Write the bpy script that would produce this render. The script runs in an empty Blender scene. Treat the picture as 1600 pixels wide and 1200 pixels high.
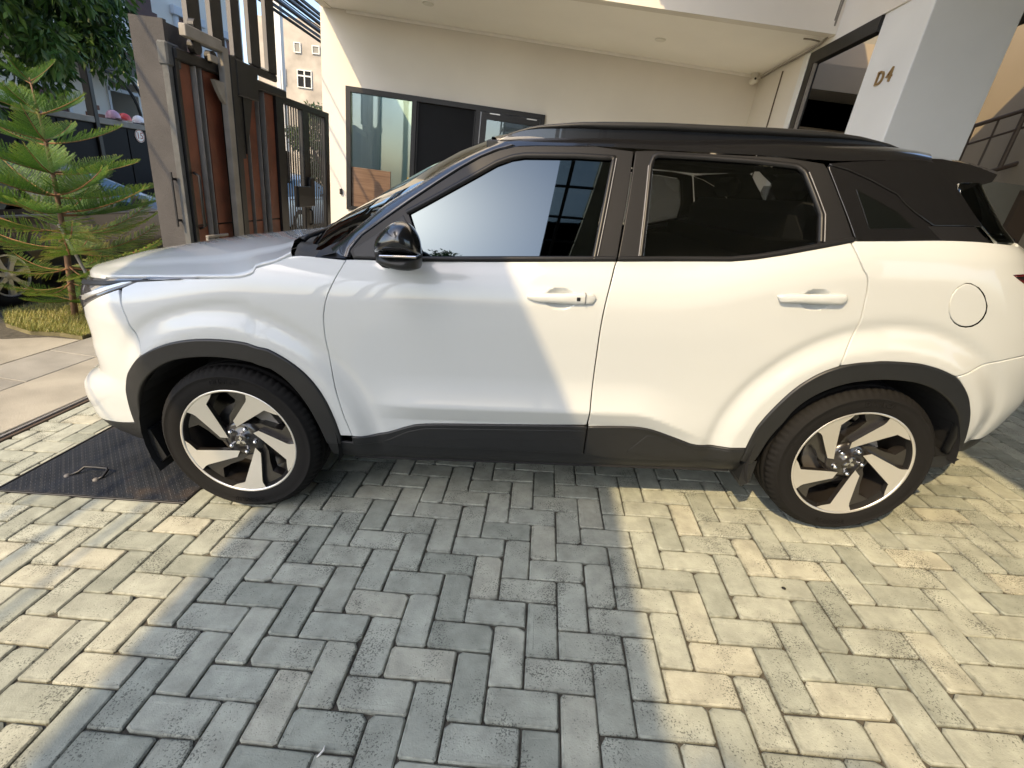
import bpy, bmesh, math, random
from mathutils import Vector, Matrix
from mathutils.geometry import delaunay_2d_cdt

SC = bpy.context.scene
COL = SC.collection
RNG = random.Random(7)

# ---------------------------------------------------------------- camera
CAMPOS = Vector((-0.0265, -1.394, 1.368))
RIGHT = Vector((0.98979, 0.07150, 0.12334))
DOWN = Vector((0.14117, -0.37097, -0.91785))
FWD = Vector((-0.01987, 0.92589, -0.37727))
cam_d = bpy.data.cameras.new('camera')
cam = bpy.data.objects.new('camera', cam_d)
COL.objects.link(cam)
cam_d.sensor_width = 36.0
cam_d.lens = 36.0 * 733.8 / 1600.0
cam_d.clip_start = 0.05
cam_d.clip_end = 500.0
_m = Matrix((RIGHT, -DOWN, -FWD)).transposed().to_4x4()
_m.translation = CAMPOS
cam.matrix_world = _m
SC.camera = cam

# ---------------------------------------------------------------- light
SUN_DIR = Vector((-0.412, -0.60, 0.686)).normalized()      # towards the sun
world = bpy.data.worlds.new('World')
SC.world = world
world.use_nodes = True
nt = world.node_tree
nt.nodes.clear()
_o = nt.nodes.new('ShaderNodeOutputWorld')
_b = nt.nodes.new('ShaderNodeBackground')
_s = nt.nodes.new('ShaderNodeTexSky')
_s.sky_type = 'NISHITA'
_s.sun_disc = False
_s.sun_elevation = math.asin(SUN_DIR.z)
_s.sun_rotation = math.atan2(SUN_DIR.x, SUN_DIR.y)
_s.air_density = 1.0
_s.dust_density = 2.0
_s.ozone_density = 1.0
_b.inputs['Strength'].default_value = 0.15
nt.links.new(_s.outputs['Color'], _b.inputs['Color'])
nt.links.new(_b.outputs['Background'], _o.inputs['Surface'])
sun_d = bpy.data.lights.new('sun', 'SUN')
sun_d.energy = 2.1
sun_d.angle = math.radians(0.45)
sun_d.color = (1.0, 0.755, 0.42)
sun = bpy.data.objects.new('sun', sun_d)
COL.objects.link(sun)
sun.rotation_euler = (-SUN_DIR).to_track_quat('-Z', 'Y').to_euler()
sun.location = (-6, -8, 12)
vs = SC.view_settings
vs.view_transform = 'Standard'
vs.look = 'None'
vs.gamma = 1.0
vs.use_curve_mapping = False
vs.exposure = 1.45
SC.cycles.diffuse_bounces = 8
SC.cycles.max_bounces = 12

# ---------------------------------------------------------------- frames
# G: ramp frame (x along the picture, y away, z up from the paving) -> world (z plumb)
G = Matrix(((0.99517, 0.0, -0.09816, 0), (-0.00106, 0.99994, -0.01077, 0), (0.09815, 0.01082, 0.99511, 0), (0, 0, 0, 1)))
GR = -0.283                                # level of the apron and street

# ---------------------------------------------------------------- helpers
def link(o, parent=None):
    COL.objects.link(o)
    if parent is not None:
        o.parent = parent
    return o

def tag(o, label=None, cat=None, group=None, kind=None):
    if label: o['label'] = label
    if cat: o['category'] = cat
    if group: o['group'] = group
    if kind: o['kind'] = kind
    return o

def thing(name, label, cat, loc=(0, 0, 0), rz=0.0, group=None, mtx=None):
    o = bpy.data.objects.new(name, None)
    o.empty_display_size = 0.2
    link(o)
    if mtx is not None: o.matrix_world = mtx
    else:
        o.location = loc
        o.rotation_euler = (0, 0, rz)
    return tag(o, label, cat, group)

def mesh_obj(name, verts, faces, mat, parent=None, smooth=False, normals=None, mats=None, fmat=None):
    me = bpy.data.meshes.new(name)
    me.from_pydata([tuple(v) for v in verts], [], [tuple(f) for f in faces])
    for m in (mats or [mat]):
        me.materials.append(m)
    if fmat:
        me.polygons.foreach_set('material_index', fmat)
    if smooth:
        me.polygons.foreach_set('use_smooth', [True] * len(me.polygons))
    me.update()
    if normals:
        me.normals_split_custom_set_from_vertices([tuple(n) for n in normals])
    return link(bpy.data.objects.new(name, me), parent)

class MB:
    """collects simple shapes and links them as one mesh"""
    def __init__(s): s.v = []; s.f = []
    def add(s, v, f):
        n = len(s.v)
        s.v += [tuple(p) for p in v]; s.f += [tuple(i + n for i in q) for q in f]
    def box(s, a, b, bev=0.0, M=None):
        x0, y0, z0 = (min(a[i], b[i]) for i in range(3)); x1, y1, z1 = (max(a[i], b[i]) for i in range(3))
        c = min(bev, (x1 - x0) * .45, (y1 - y0) * .45, (z1 - z0) * .45)
        if c <= 0:
            v = [(x, y, z) for z in (z0, z1) for x, y in ((x0, y0), (x1, y0), (x1, y1), (x0, y1))]
            f = [(3, 2, 1, 0), (4, 5, 6, 7), (0, 1, 5, 4), (1, 2, 6, 5), (2, 3, 7, 6), (3, 0, 4, 7)]
        else:
            bm = bmesh.new()
            bmesh.ops.create_cube(bm, size=1.0)
            for p in bm.verts:
                p.co = Vector(((p.co.x + .5) * (x1 - x0) + x0, (p.co.y + .5) * (y1 - y0) + y0, (p.co.z + .5) * (z1 - z0) + z0))
            bmesh.ops.bevel(bm, geom=list(bm.edges), offset=c, segments=1, affect='EDGES')
            bm.verts.index_update()
            v = [tuple(p.co) for p in bm.verts]; f = [[q.index for q in t.verts] for t in bm.faces]
            bm.free()
        if M is not None: v = [M @ Vector(p) for p in v]
        s.add(v, f); return s
    def quad(s, *p): s.add(p, [tuple(range(len(p)))]); return s
    def tube(s, pts, r, n=8, cap=True):
        pts = [Vector(p) for p in pts]
        rs = r if isinstance(r, (list, tuple)) else [r] * len(pts)
        v = []; up = None
        for i, p in enumerate(pts):
            d = (pts[min(i + 1, len(pts) - 1)] - pts[max(i - 1, 0)])
            if d.length < 1e-9: d = Vector((0, 0, 1))
            d.normalize()
            if up is None: up = Vector((0, 0, 1)) if abs(d.z) < .9 else Vector((1, 0, 0))
            a = d.cross(up)
            if a.length < 1e-6: a = d.orthogonal()
            a.normalize(); b = a.cross(d).normalized(); up = b
            for k in range(n):
                t = 2 * math.pi * k / n
                v.append(p + (a * math.cos(t) + b * math.sin(t)) * rs[i])
        f = []
        for i in range(len(pts) - 1):
            for k in range(n):
                f.append((i * n + k, i * n + (k + 1) % n, (i + 1) * n + (k + 1) % n, (i + 1) * n + k))
        if cap:
            f.append(tuple(range(n))[::-1]); f.append(tuple((len(pts) - 1) * n + k for k in range(n)))
        s.add(v, f); return s
    def prism(s, poly, axis, a, b):
        """poly of 2D points extruded along axis 'x','y','z' from a to b"""
        def P(p, t): return {'x': (t, p[0], p[1]), 'y': (p[0], t, p[1]), 'z': (p[0], p[1], t)}[axis]
        n = len(poly)
        v = [P(p, a) for p in poly] + [P(p, b) for p in poly]
        ar = sum(poly[i][0] * poly[(i + 1) % n][1] - poly[(i + 1) % n][0] * poly[i][1] for i in range(n))
        flip = (ar > 0) ^ (b < a) ^ (axis == 'y')
        f = [tuple(range(n)), tuple(range(2 * n - 1, n - 1, -1))] + [((i + 1) % n, i, n + i, n + (i + 1) % n) for i in range(n)]
        if flip: f = [q[::-1] for q in f]
        s.add(v, f); return s
    def lathe(s, prof, n=48, axis='y', c=(0, 0, 0), closed=False, rfun=None):
        """prof: (r, t) pairs; revolved about axis through c"""
        v = []; m = len(prof)
        for k in range(n):
            a = 2 * math.pi * k / n
            for j, (r, t) in enumerate(prof):
                if rfun: r = rfun(r, t, k, j)
                x, z = r * math.cos(a), r * math.sin(a)
                q = (x, t, z) if axis == 'y' else ((x, z, t) if axis == 'z' else (t, x, z))
                v.append((c[0] + q[0], c[1] + q[1], c[2] + q[2]))
        f = []
        for k in range(n):
            k2 = (k + 1) % n
            for j in range(m if closed else m - 1):
                j2 = (j + 1) % m
                f.append((k * m + j, k * m + j2, k2 * m + j2, k2 * m + j))
        s.add(v, f); return s
    def build(s, name, mat, parent=None, smooth=False):
        return mesh_obj(name, s.v, s.f, mat, parent, smooth)

def resample(poly, sp, closed=True):
    out = []; n = len(poly)
    for i in range(n if closed else n - 1):
        a, b = poly[i], poly[(i + 1) % n]
        k = max(1, int(math.ceil(math.dist(a, b) / sp)))
        for j in range(k):
            t = j / k
            out.append(tuple(a[q] + (b[q] - a[q]) * t for q in range(len(a))))
    if not closed: out.append(tuple(poly[-1]))
    return out

def smooth_poly(poly, times=1, keep=None, closed=True):
    """Chaikin corner cutting, leaving corners sharper than ~50 degrees alone"""
    for _ in range(times):
        n = len(poly); out = []
        for i in range(n):
            p = poly[i]
            if not closed and i in (0, n - 1): out.append(p); continue
            a, b = poly[i - 1], poly[(i + 1) % n]
            u = Vector((p[0] - a[0], p[1] - a[1])); w = Vector((b[0] - p[0], b[1] - p[1]))
            if u.length < 1e-6 or w.length < 1e-6: continue
            if u.angle(w) > .87: out.append(p)
            else:
                out.append((p[0] - u.x * .25, p[1] - u.y * .25)); out.append((p[0] + w.x * .25, p[1] + w.y * .25))
        poly = out
    return poly

def text_mesh(txt, size, depth=0.0):
    cu = bpy.data.curves.new('lettering', 'FONT')
    cu.body = txt; cu.size = size; cu.extrude = depth; cu.resolution_u = 3
    cu.align_x = 'CENTER'; cu.align_y = 'CENTER'
    o = bpy.data.objects.new('lettering_tmp', cu)
    COL.objects.link(o)
    me = bpy.data.meshes.new_from_object(o.evaluated_get(bpy.context.evaluated_depsgraph_get()))
    bpy.data.objects.remove(o)
    v = [tuple(p.co) for p in me.vertices]; f = [tuple(p.vertices) for p in me.polygons]
    bpy.data.meshes.remove(me)
    return v, f

# ---------------------------------------------------------------- materials
def M(name, col, rough=.6, metal=0.0, var=0.0, vscale=4.0, bump=0.0, bscale=60.0, coat=0.0, coat_r=.03, ior=1.5, detail=6.0, col2=None, spec=.5, trans=0.0, objrand=0.0):
    m = bpy.data.materials.new(name); m.use_nodes = True
    n = m.node_tree; p = n.nodes['Principled BSDF']
    p.inputs['Base Color'].default_value = (*col, 1)
    p.inputs['Roughness'].default_value = rough
    p.inputs['Metallic'].default_value = metal
    p.inputs['IOR'].default_value = ior
    p.inputs['Specular IOR Level'].default_value = spec
    p.inputs['Coat Weight'].default_value = coat
    p.inputs['Coat Roughness'].default_value = coat_r
    p.inputs['Transmission Weight'].default_value = trans
    geo = None
    if var or col2 or bump:
        geo = n.nodes.new('ShaderNodeNewGeometry')
    src = None
    if var or col2:
        t = n.nodes.new('ShaderNodeTexNoise'); t.inputs['Scale'].default_value = vscale; t.inputs['Detail'].default_value = detail
        n.links.new(geo.outputs['Position'], t.inputs['Vector'])
        r = n.nodes.new('ShaderNodeValToRGB')
        c2 = col2 or tuple(c * (1 - var) for c in col)
        c1 = col if col2 else tuple(min(1, c * (1 + var * .6)) for c in col)
        r.color_ramp.elements[0].position = .32; r.color_ramp.elements[0].color = (*c2, 1)
        r.color_ramp.elements[1].position = .68; r.color_ramp.elements[1].color = (*c1, 1)
        n.links.new(t.outputs['Fac'], r.inputs['Fac'])
        src = r.outputs['Color']
    if objrand:
        oi = n.nodes.new('ShaderNodeObjectInfo')
        mr = n.nodes.new('ShaderNodeMapRange'); mr.inputs['To Min'].default_value = 1 - objrand; mr.inputs['To Max'].default_value = 1 + objrand
        n.links.new(oi.outputs['Random'], mr.inputs['Value'])
        mx = n.nodes.new('ShaderNodeMix'); mx.data_type = 'RGBA'; mx.blend_type = 'MULTIPLY'; mx.inputs[0].default_value = 1
        if src: n.links.new(src, mx.inputs[6])
        else: mx.inputs[6].default_value = (*col, 1)
        n.links.new(mr.outputs['Result'], mx.inputs[7])
        src = mx.outputs[2]
    if src: n.links.new(src, p.inputs['Base Color'])
    if bump:
        t = n.nodes.new('ShaderNodeTexNoise'); t.inputs['Scale'].default_value = bscale; t.inputs['Detail'].default_value = 4
        n.links.new(geo.outputs['Position'], t.inputs['Vector'])
        b = n.nodes.new('ShaderNodeBump'); b.inputs['Strength'].default_value = bump; b.inputs['Distance'].default_value = .01
        n.links.new(t.outputs['Fac'], b.inputs['Height']); n.links.new(b.outputs['Normal'], p.inputs['Normal'])
    return m

def paver_material(name, attr):
    m = bpy.data.materials.new(name); m.use_nodes = True
    n = m.node_tree; p = n.nodes['Principled BSDF']; L = n.links.new
    N = n.nodes.new
    geo = N('ShaderNodeNewGeometry')
    if attr:
        a = N('ShaderNodeAttribute'); a.attribute_name = 'rnd'; rnd = a.outputs['Fac']
    else:
        a = N('ShaderNodeObjectInfo'); rnd = a.outputs['Random']
    # tone of the block: grey, greenish grey or buff grey
    r = N('ShaderNodeValToRGB'); e = r.color_ramp.elements
    e[0].position = 0; e[0].color = (.235, .25, .208, 1)
    e[1].position = 1; e[1].color = (.40, .39, .31, 1)
    x = e.new(.3); x.color = (.315, .33, .278, 1)
    x = e.new(.55); x.color = (.345, .355, .295, 1)
    x = e.new(.8); x.color = (.30, .312, .26, 1)
    L(rnd, r.inputs['Fac'])
    # mottling inside the block
    t1 = N('ShaderNodeTexNoise'); t1.inputs['Scale'].default_value = 11; t1.inputs['Detail'].default_value = 7; t1.inputs['Roughness'].default_value = .62
    L(geo.outputs['Position'], t1.inputs['Vector'])
    m1 = N('ShaderNodeMapRange'); m1.inputs['From Min'].default_value = .3; m1.inputs['From Max'].default_value = .7
    m1.inputs['To Min'].default_value = .74; m1.inputs['To Max'].default_value = 1.20
    L(t1.outputs['Fac'], m1.inputs['Value'])
    # dark pits and black specks, clustered
    t2 = N('ShaderNodeTexNoise'); t2.inputs['Scale'].default_value = 190; t2.inputs['Detail'].default_value = 3
    L(geo.outputs['Position'], t2.inputs['Vector'])
    t3 = N('ShaderNodeTexNoise'); t3.inputs['Scale'].default_value = 7; t3.inputs['Detail'].default_value = 4
    L(geo.outputs['Position'], t3.inputs['Vector'])
    th = N('ShaderNodeMapRange'); th.inputs['From Min'].default_value = .42; th.inputs['From Max'].default_value = .66
    th.inputs['To Min'].default_value = .30; th.inputs['To Max'].default_value = .49
    L(t3.outputs['Fac'], th.inputs['Value'])
    lt = N('ShaderNodeMath'); lt.operation = 'SUBTRACT'; L(th.outputs['Result'], lt.inputs[0]); L(t2.outputs['Fac'], lt.inputs[1])
    pk = N('ShaderNodeMapRange'); pk.inputs['From Min'].default_value = 0; pk.inputs['From Max'].default_value = .05
    pk.inputs['To Min'].default_value = 1; pk.inputs['To Max'].default_value = .42
    L(lt.outputs['Value'], pk.inputs['Value'])
    # white efflorescence flecks
    t4 = N('ShaderNodeTexNoise'); t4.inputs['Scale'].default_value = 5.0; t4.inputs['Detail'].default_value = 10; t4.inputs['Roughness'].default_value = .75
    L(geo.outputs['Position'], t4.inputs['Vector'])
    wf = N('ShaderNodeMapRange'); wf.inputs['From Min'].default_value = .66; wf.inputs['From Max'].default_value = .80
    L(t4.outputs['Fac'], wf.inputs['Value'])
    mul0 = N('ShaderNodeMath'); mul0.operation = 'MULTIPLY'; L(m1.outputs['Result'], mul0.inputs[0]); L(pk.outputs['Result'], mul0.inputs[1])
    # grime and moss creeping in from the joints, in patches
    ea = N('ShaderNodeAttribute'); ea.attribute_name = 'edge'
    t5 = N('ShaderNodeTexNoise'); t5.inputs['Scale'].default_value = 38; t5.inputs['Detail'].default_value = 5
    L(geo.outputs['Position'], t5.inputs['Vector'])
    t6 = N('ShaderNodeTexNoise'); t6.inputs['Scale'].default_value = 3.1; t6.inputs['Detail'].default_value = 4
    L(geo.outputs['Position'], t6.inputs['Vector'])
    e1 = N('ShaderNodeMath'); e1.operation = 'MULTIPLY_ADD'; L(t5.outputs['Fac'], e1.inputs[0]); e1.inputs[1].default_value = 1.5; L(ea.outputs['Fac'], e1.inputs[2])
    e2 = N('ShaderNodeMath'); e2.operation = 'ADD'; L(e1.outputs['Value'], e2.inputs[0]); L(t6.outputs['Fac'], e2.inputs[1])
    e3 = N('ShaderNodeMapRange'); e3.inputs['From Min'].default_value = 1.86; e3.inputs['From Max'].default_value = 2.55; e3.inputs['To Min'].default_value = 1; e3.inputs['To Max'].default_value = .5
    L(e2.outputs['Value'], e3.inputs['Value'])
    mul = N('ShaderNodeMath'); mul.operation = 'MULTIPLY'; L(mul0.outputs['Value'], mul.inputs[0]); L(e3.outputs['Result'], mul.inputs[1])
    mx = N('ShaderNodeMix'); mx.data_type = 'RGBA'; mx.blend_type = 'MULTIPLY'; mx.inputs[0].default_value = 1
    L(r.outputs['Color'], mx.inputs[6]); L(mul.outputs['Value'], mx.inputs[7])
    mw = N('ShaderNodeMix'); mw.data_type = 'RGBA'; L(wf.outputs['Result'], mw.inputs[0]); L(mx.outputs[2], mw.inputs[6]); mw.inputs[7].default_value = (.52, .53, .52, 1)
    L(mw.outputs[2], p.inputs['Base Color'])
    p.inputs['Roughness'].default_value = .82
    p.inputs['Specular IOR Level'].default_value = .35
    ad = N('ShaderNodeMath'); ad.operation = 'ADD'; L(t2.outputs['Fac'], ad.inputs[0]); L(t1.outputs['Fac'], ad.inputs[1])
    b = N('ShaderNodeBump'); b.inputs['Strength'].default_value = .38; b.inputs['Distance'].default_value = .003
    L(ad.outputs['Value'], b.inputs['Height']); L(b.outputs['Normal'], p.inputs['Normal'])
    return m

MAT = dict(
    paver=paver_material('paver_concrete', False),
    paver_field=paver_material('paver_concrete_field', True),
    sand=M('joint_sand', (.075, .068, .052), .95, var=.4, vscale=30, bump=.5, bscale=200),
    concrete=M('apron_concrete', (.295, .275, .225), .9, var=.22, vscale=3.2, bump=.25, bscale=120, detail=9),
    concrete2=M('apron_concrete_grey', (.25, .24, .21), .9, var=.2, vscale=4, bump=.25, bscale=120, detail=9),
    asphalt=M('asphalt', (.06, .06, .062), .9, var=.45, vscale=9, bump=.6, bscale=150),
    soil=M('soil', (.16, .14, .07), .95, var=.4, vscale=7, bump=.5, bscale=90),
    wall=M('wall_paint', (.70, .665, .61), .72, var=.07, vscale=.9, bump=.05, bscale=220),
    soffit=M('soffit_paint', (.88, .855, .81), .75, var=.035, vscale=1.1, bump=.03, bscale=200),
    grey_wall=M('pillar_paint', (.70, .705, .70), .7, var=.05, vscale=1.6, bump=.05, bscale=220),
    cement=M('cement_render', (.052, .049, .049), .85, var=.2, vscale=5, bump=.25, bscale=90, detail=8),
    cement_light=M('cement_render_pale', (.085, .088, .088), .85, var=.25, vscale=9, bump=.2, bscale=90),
    timber=M('red_timber', (.155, .045, .022), .5, var=.3, vscale=6, bump=.08, bscale=80),
    fin=M('fin_paint', (.24, .22, .195), .55, var=.15, vscale=9),
    black_steel=M('black_steel', (.009, .0085, .009), .45, var=.3, vscale=12, bump=.08, bscale=90),
    grey_steel=M('grey_steel_paint', (.24, .22, .19), .55, var=.2, vscale=8, bump=.06, bscale=90),
    dark_frame=M('window_frame', (.010, .0085, .009), .45, var=.1, vscale=6),
    blind=M('black_board', (.0045, .005, .0065), .6, var=.2, vscale=3, spec=.2),
    canopy=M('shade_slab_paint', (.72, .71, .69), .8, var=.05, vscale=1),  # for the added shade slab, pale so that it bounces light
    wood_panel=M('booth_veneer', (.27, .165, .105), .45),
    steel_bright=M('bright_steel', (.55, .53, .50), .35, metal=.8),
    white_plastic=M('white_plastic', (.72, .70, .64), .4),
    bronze=M('bronze_letter', (.33, .22, .10), .35, metal=.7),
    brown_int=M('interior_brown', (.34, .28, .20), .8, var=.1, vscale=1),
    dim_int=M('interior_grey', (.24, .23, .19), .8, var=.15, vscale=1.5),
    tab_sunlit=M('tab_and_sunlit_grey', (.13, .12, .11), .5),  # grey of the handle tabs, also sunlight painted on the grille uprights
    rail_brown=M('rail_brown', (.085, .06, .042), .5),
    cable=M('cable_sheath', (.018, .017, .02), .55),
    cream=M('weathered_cream', (.40, .355, .295), .85, var=.35, vscale=.9, detail=10),
    white_house=M('house_white', (.66, .65, .60), .8, var=.07, vscale=.8),
    pale_blue=M('pale_trim', (.52, .56, .60), .7, var=.05, vscale=1),
    mint=M('mint_paint', (.55, .66, .60), .7),
    maroon=M('maroon_trim', (.075, .03, .028), .6, var=.2, vscale=3),
    yellow=M('yellow_plastic', (.75, .42, .02), .4),
)

def chequer_material():
    m = bpy.data.materials.new('chequer_plate'); m.use_nodes = True
    n = m.node_tree; p = n.nodes['Principled BSDF']; L = n.links.new; N = n.nodes.new
    tc = N('ShaderNodeTexCoord')
    hs = []
    for ang, off in ((.785, 0), (-.785, .0125)):
        mp = N('ShaderNodeMapping'); mp.inputs['Rotation'].default_value = (0, 0, ang); mp.inputs['Location'].default_value = (off, off * 1.3, 0)
        L(tc.outputs['Object'], mp.inputs['Vector'])
        vor = N('ShaderNodeTexVoronoi'); vor.inputs['Scale'].default_value = 58; vor.inputs['Randomness'].default_value = 0
        sc = N('ShaderNodeMapping'); sc.inputs['Scale'].default_value = (1.0, .45, 1)
        L(mp.outputs['Vector'], sc.inputs['Vector']); L(sc.outputs['Vector'], vor.inputs['Vector'])
        hr = N('ShaderNodeMapRange'); hr.inputs['From Min'].default_value = .18; hr.inputs['From Max'].default_value = .30; hr.inputs['To Min'].default_value = 1; hr.inputs['To Max'].default_value = 0
        L(vor.outputs['Distance'], hr.inputs['Value']); hs.append(hr.outputs['Result'])
    ad = N('ShaderNodeMath'); ad.operation = 'MAXIMUM'; L(hs[0], ad.inputs[0]); L(hs[1], ad.inputs[1])
    b = N('ShaderNodeBump'); b.inputs['Strength'].default_value = .9; b.inputs['Distance'].default_value = .004
    L(ad.outputs['Value'], b.inputs['Height']); L(b.outputs['Normal'], p.inputs['Normal'])
    t = N('ShaderNodeTexNoise'); t.inputs['Scale'].default_value = 5; t.inputs['Detail'].default_value = 7
    L(tc.outputs['Object'], t.inputs['Vector'])
    r = N('ShaderNodeValToRGB'); e = r.color_ramp.elements
    e[0].position = .35; e[0].color = (.010, .012, .017, 1); e[1].position = .72; e[1].color = (.05, .04, .034, 1)
    x = e.new(.55); x.color = (.018, .021, .028, 1)
    L(t.outputs['Fac'], r.inputs['Fac'])
    mw = N('ShaderNodeMix'); mw.data_type = 'RGBA'; mw.blend_type = 'ADD'; mw.inputs[0].default_value = .05
    L(r.outputs['Color'], mw.inputs[6]); L(ad.outputs['Value'], mw.inputs[7])
    L(mw.outputs[2], p.inputs['Base Color'])
    p.inputs['Roughness'].default_value = .55; p.inputs['Specular IOR Level'].default_value = .3
    return m
MAT['chequer'] = chequer_material()

def veneer_nodes(m):
    n = m.node_tree; p = n.nodes['Principled BSDF']; L = n.links.new; N = n.nodes.new
    geo = N('ShaderNodeNewGeometry'); mp = N('ShaderNodeMapping'); mp.inputs['Scale'].default_value = (2, 2, 55)
    L(geo.outputs['Position'], mp.inputs['Vector'])
    t = N('ShaderNodeTexNoise'); t.inputs['Scale'].default_value = 1.5; t.inputs['Detail'].default_value = 5
    L(mp.outputs['Vector'], t.inputs['Vector'])
    r = N('ShaderNodeValToRGB'); e = r.color_ramp.elements
    e[0].position = .3; e[0].color = (.105, .06, .038, 1); e[1].position = .7; e[1].color = (.19, .12, .08, 1)
    L(t.outputs['Fac'], r.inputs['Fac']); L(r.outputs['Color'], p.inputs['Base Color'])
veneer_nodes(MAT['wood_panel'])

def glass_pane(name, tint, alpha, rough=.02):
    """thin window glass: part mirror, part see-through"""
    m = bpy.data.materials.new(name); m.use_nodes = True
    n = m.node_tree; n.nodes.clear(); N = n.nodes.new; L = n.links.new
    o = N('ShaderNodeOutputMaterial'); g = N('ShaderNodeBsdfGlossy'); g.inputs['Roughness'].default_value = rough; g.inputs['Color'].default_value = (.9, .95, .95, 1)
    t = N('ShaderNodeBsdfTransparent'); t.inputs['Color'].default_value = (*tint, 1)
    f = N('ShaderNodeFresnel'); f.inputs['IOR'].default_value = 1.5
    ad = N('ShaderNodeMath'); ad.operation = 'ADD'; ad.inputs[1].default_value = alpha; L(f.outputs['Fac'], ad.inputs[0])
    mx = N('ShaderNodeMixShader'); L(ad.outputs['Value'], mx.inputs['Fac']); L(t.outputs['BSDF'], mx.inputs[1]); L(g.outputs['BSDF'], mx.inputs[2])
    L(mx.outputs['Shader'], o.inputs['Surface'])
    return m
MAT['booth_glass'] = glass_pane('booth_glass', (.84, .92, .89), .03)
MAT['clear_glass'] = glass_pane('clear_glass', (.5, .55, .55), .08)
# ================================================================ GROUND
U = 0.1075                       # half a paver (module of the herringbone)
PLATE = (-2.43, .302, -1.50, 1.46)
TRACK_X = -2.925

def ramp_obj(o):                 # something modelled in ramp coordinates
    o.matrix_world = G
    return o

drive = mesh_obj('driveway', *(lambda m: (m.v, m.f))(MB().quad((TRACK_X + .03, -5.0, -.011), (9.0, -5.0, -.011), (9.0, 9.0, -.011), (TRACK_X + .03, 9.0, -.011))), MAT['sand'])
ramp_obj(drive); tag(drive, kind='structure', label='herringbone paved driveway sloping up to the right')

def paver_outline(w, h, rnd, j=.0015):
    x, y = w / 2, h / 2
    pts = []
    for sx, sy in ((-1, -1), (1, -1), (1, 1), (-1, 1)):
        c = rnd.choice((.004, .005, .006, .007, .010, .016)) ; d = rnd.uniform(.6, 1.3) * c
        q = [(sx * (x - c), sy * y), (sx * x, sy * (y - d))]
        pts += q if sx * sy < 0 else q[::-1]
    return [(a + rnd.uniform(-j, j), b + rnd.uniform(-j, j)) for a, b in pts]

def paver_shape(w, h, rnd):
    o = paver_outline(w, h, rnd)
    def ins(d, z): return [(a - math.copysign(min(d, abs(a) * .9), a), b - math.copysign(min(d, abs(b) * .9), b), rnd.uniform(-.0005, .0005) + z) for a, b in o]
    v = ins(.021, .0004) + ins(.0045, 0) + [(a, b, -.0045) for a, b in o] + [(a, b, -.03) for a, b in o]
    f = [tuple(range(8))]
    for r in range(3):
        for k in range(8):
            q = (k + 1) % 8
            f.append((8 * r + 8 + k, 8 * r + 8 + q, 8 * r + q, 8 * r + k))
    return v, f
EDGE = [0.0] * 8 + [.85] * 8 + [1.0] * 16

_prnd = random.Random(21)
def paver_mesh(w, h, mat):
    v, f = paver_shape(w, h, _prnd)
    me = bpy.data.meshes.new('paver'); me.from_pydata(v, [], f); me.materials.append(mat); me.update()
    at = me.attributes.new('edge', 'FLOAT', 'POINT'); at.data.foreach_set('value', EDGE)
    return me
FULL = [paver_mesh(2 * U - .0045, U - .0045, MAT['paver']) for _ in range(24)]

def minus(r, p):                 # rectangle r minus rectangle p: what is left, in up to four strips
    x0, y0, x1, y1 = r; a0, b0, a1, b1 = p
    if x1 <= a0 or x0 >= a1 or y1 <= b0 or y0 >= b1: return [r]
    out = []
    if x0 < a0: out.append((x0, y0, a0, y1))
    if x1 > a1: out.append((a1, y0, x1, y1))
    xa, xb = max(x0, a0), min(x1, a1)
    if y0 < b0: out.append((xa, y0, xb, b0))
    if y1 > b1: out.append((xa, b1, xb, y1))
    return [q for q in out if q[2] - q[0] > .022 and q[3] - q[1] > .022]

rects = []
for i in range(-32, 62):
    for j in range(-60, 44):
        k = (i + j) % 4
        if k == 0: r = (i * U, -(j + 1) * U, (i + 2) * U, -j * U)
        elif k == 2: r = (i * U, -(j + 2) * U, (i + 1) * U, -j * U)
        else: continue
        x0 = max(r[0], TRACK_X + .045)
        if r[2] - x0 < .022 or r[1] < -3.8 or r[3] > 6.4 or x0 > 6.2: continue
        for q in minus((x0, r[1], r[2], r[3]), PLATE): rects.append(q)

def cam_px(p):
    d = p - CAMPOS; w = d.dot(FWD)
    if w < .2: return None
    return (800 + 733.8 * d.dot(RIGHT) / w, 600 + 733.8 * d.dot(DOWN) / w, w)
scored = []
for q in rects:
    c = Vector(((q[0] + q[2]) / 2, (q[1] + q[3]) / 2, 0)); p = cam_px(G @ c)
    seen = p is not None and -60 < p[0] < 1660 and 0 < p[1] < 1265
    if seen and -1.05 < c.x < 2.0 and c.y > .95 + .04 * c.x: seen = False          # under the car
    scored.append(((q[2] - q[0]) * (q[3] - q[1]) / p[2] ** 3 * max(.1, (G @ c - CAMPOS).normalized().dot(Vector((0, 0, -1)))) if seen else 0, q))
scored.sort(key=lambda t: -t[0])
single = [q for s, q in scored[:300] if s > 0]
rest = [q for s, q in scored[300:]] + [q for s, q in scored[:300] if s <= 0]
for q in single:
    w, h = q[2] - q[0], q[3] - q[1]
    full = abs(max(w, h) - 2 * U) < 1e-4 and abs(min(w, h) - U) < 1e-4
    me = _prnd.choice(FULL) if full else paver_mesh(w - .0045, h - .0045, MAT['paver'])
    o = bpy.data.objects.new('paver', me); COL.objects.link(o); o.parent = drive
    o.location = ((q[0] + q[2]) / 2 + _prnd.uniform(-.0012, .0012), (q[1] + q[3]) / 2 + _prnd.uniform(-.0012, .0012), _prnd.uniform(-.0018, .0016))
    rz = (math.pi / 2 if (full and h > w) else 0) + (math.pi if _prnd.random() < .5 else 0)
    o.rotation_euler = (_prnd.gauss(0, .006), _prnd.gauss(0, .006), rz + _prnd.gauss(0, .006))
mb = MB(); rv = []
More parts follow.
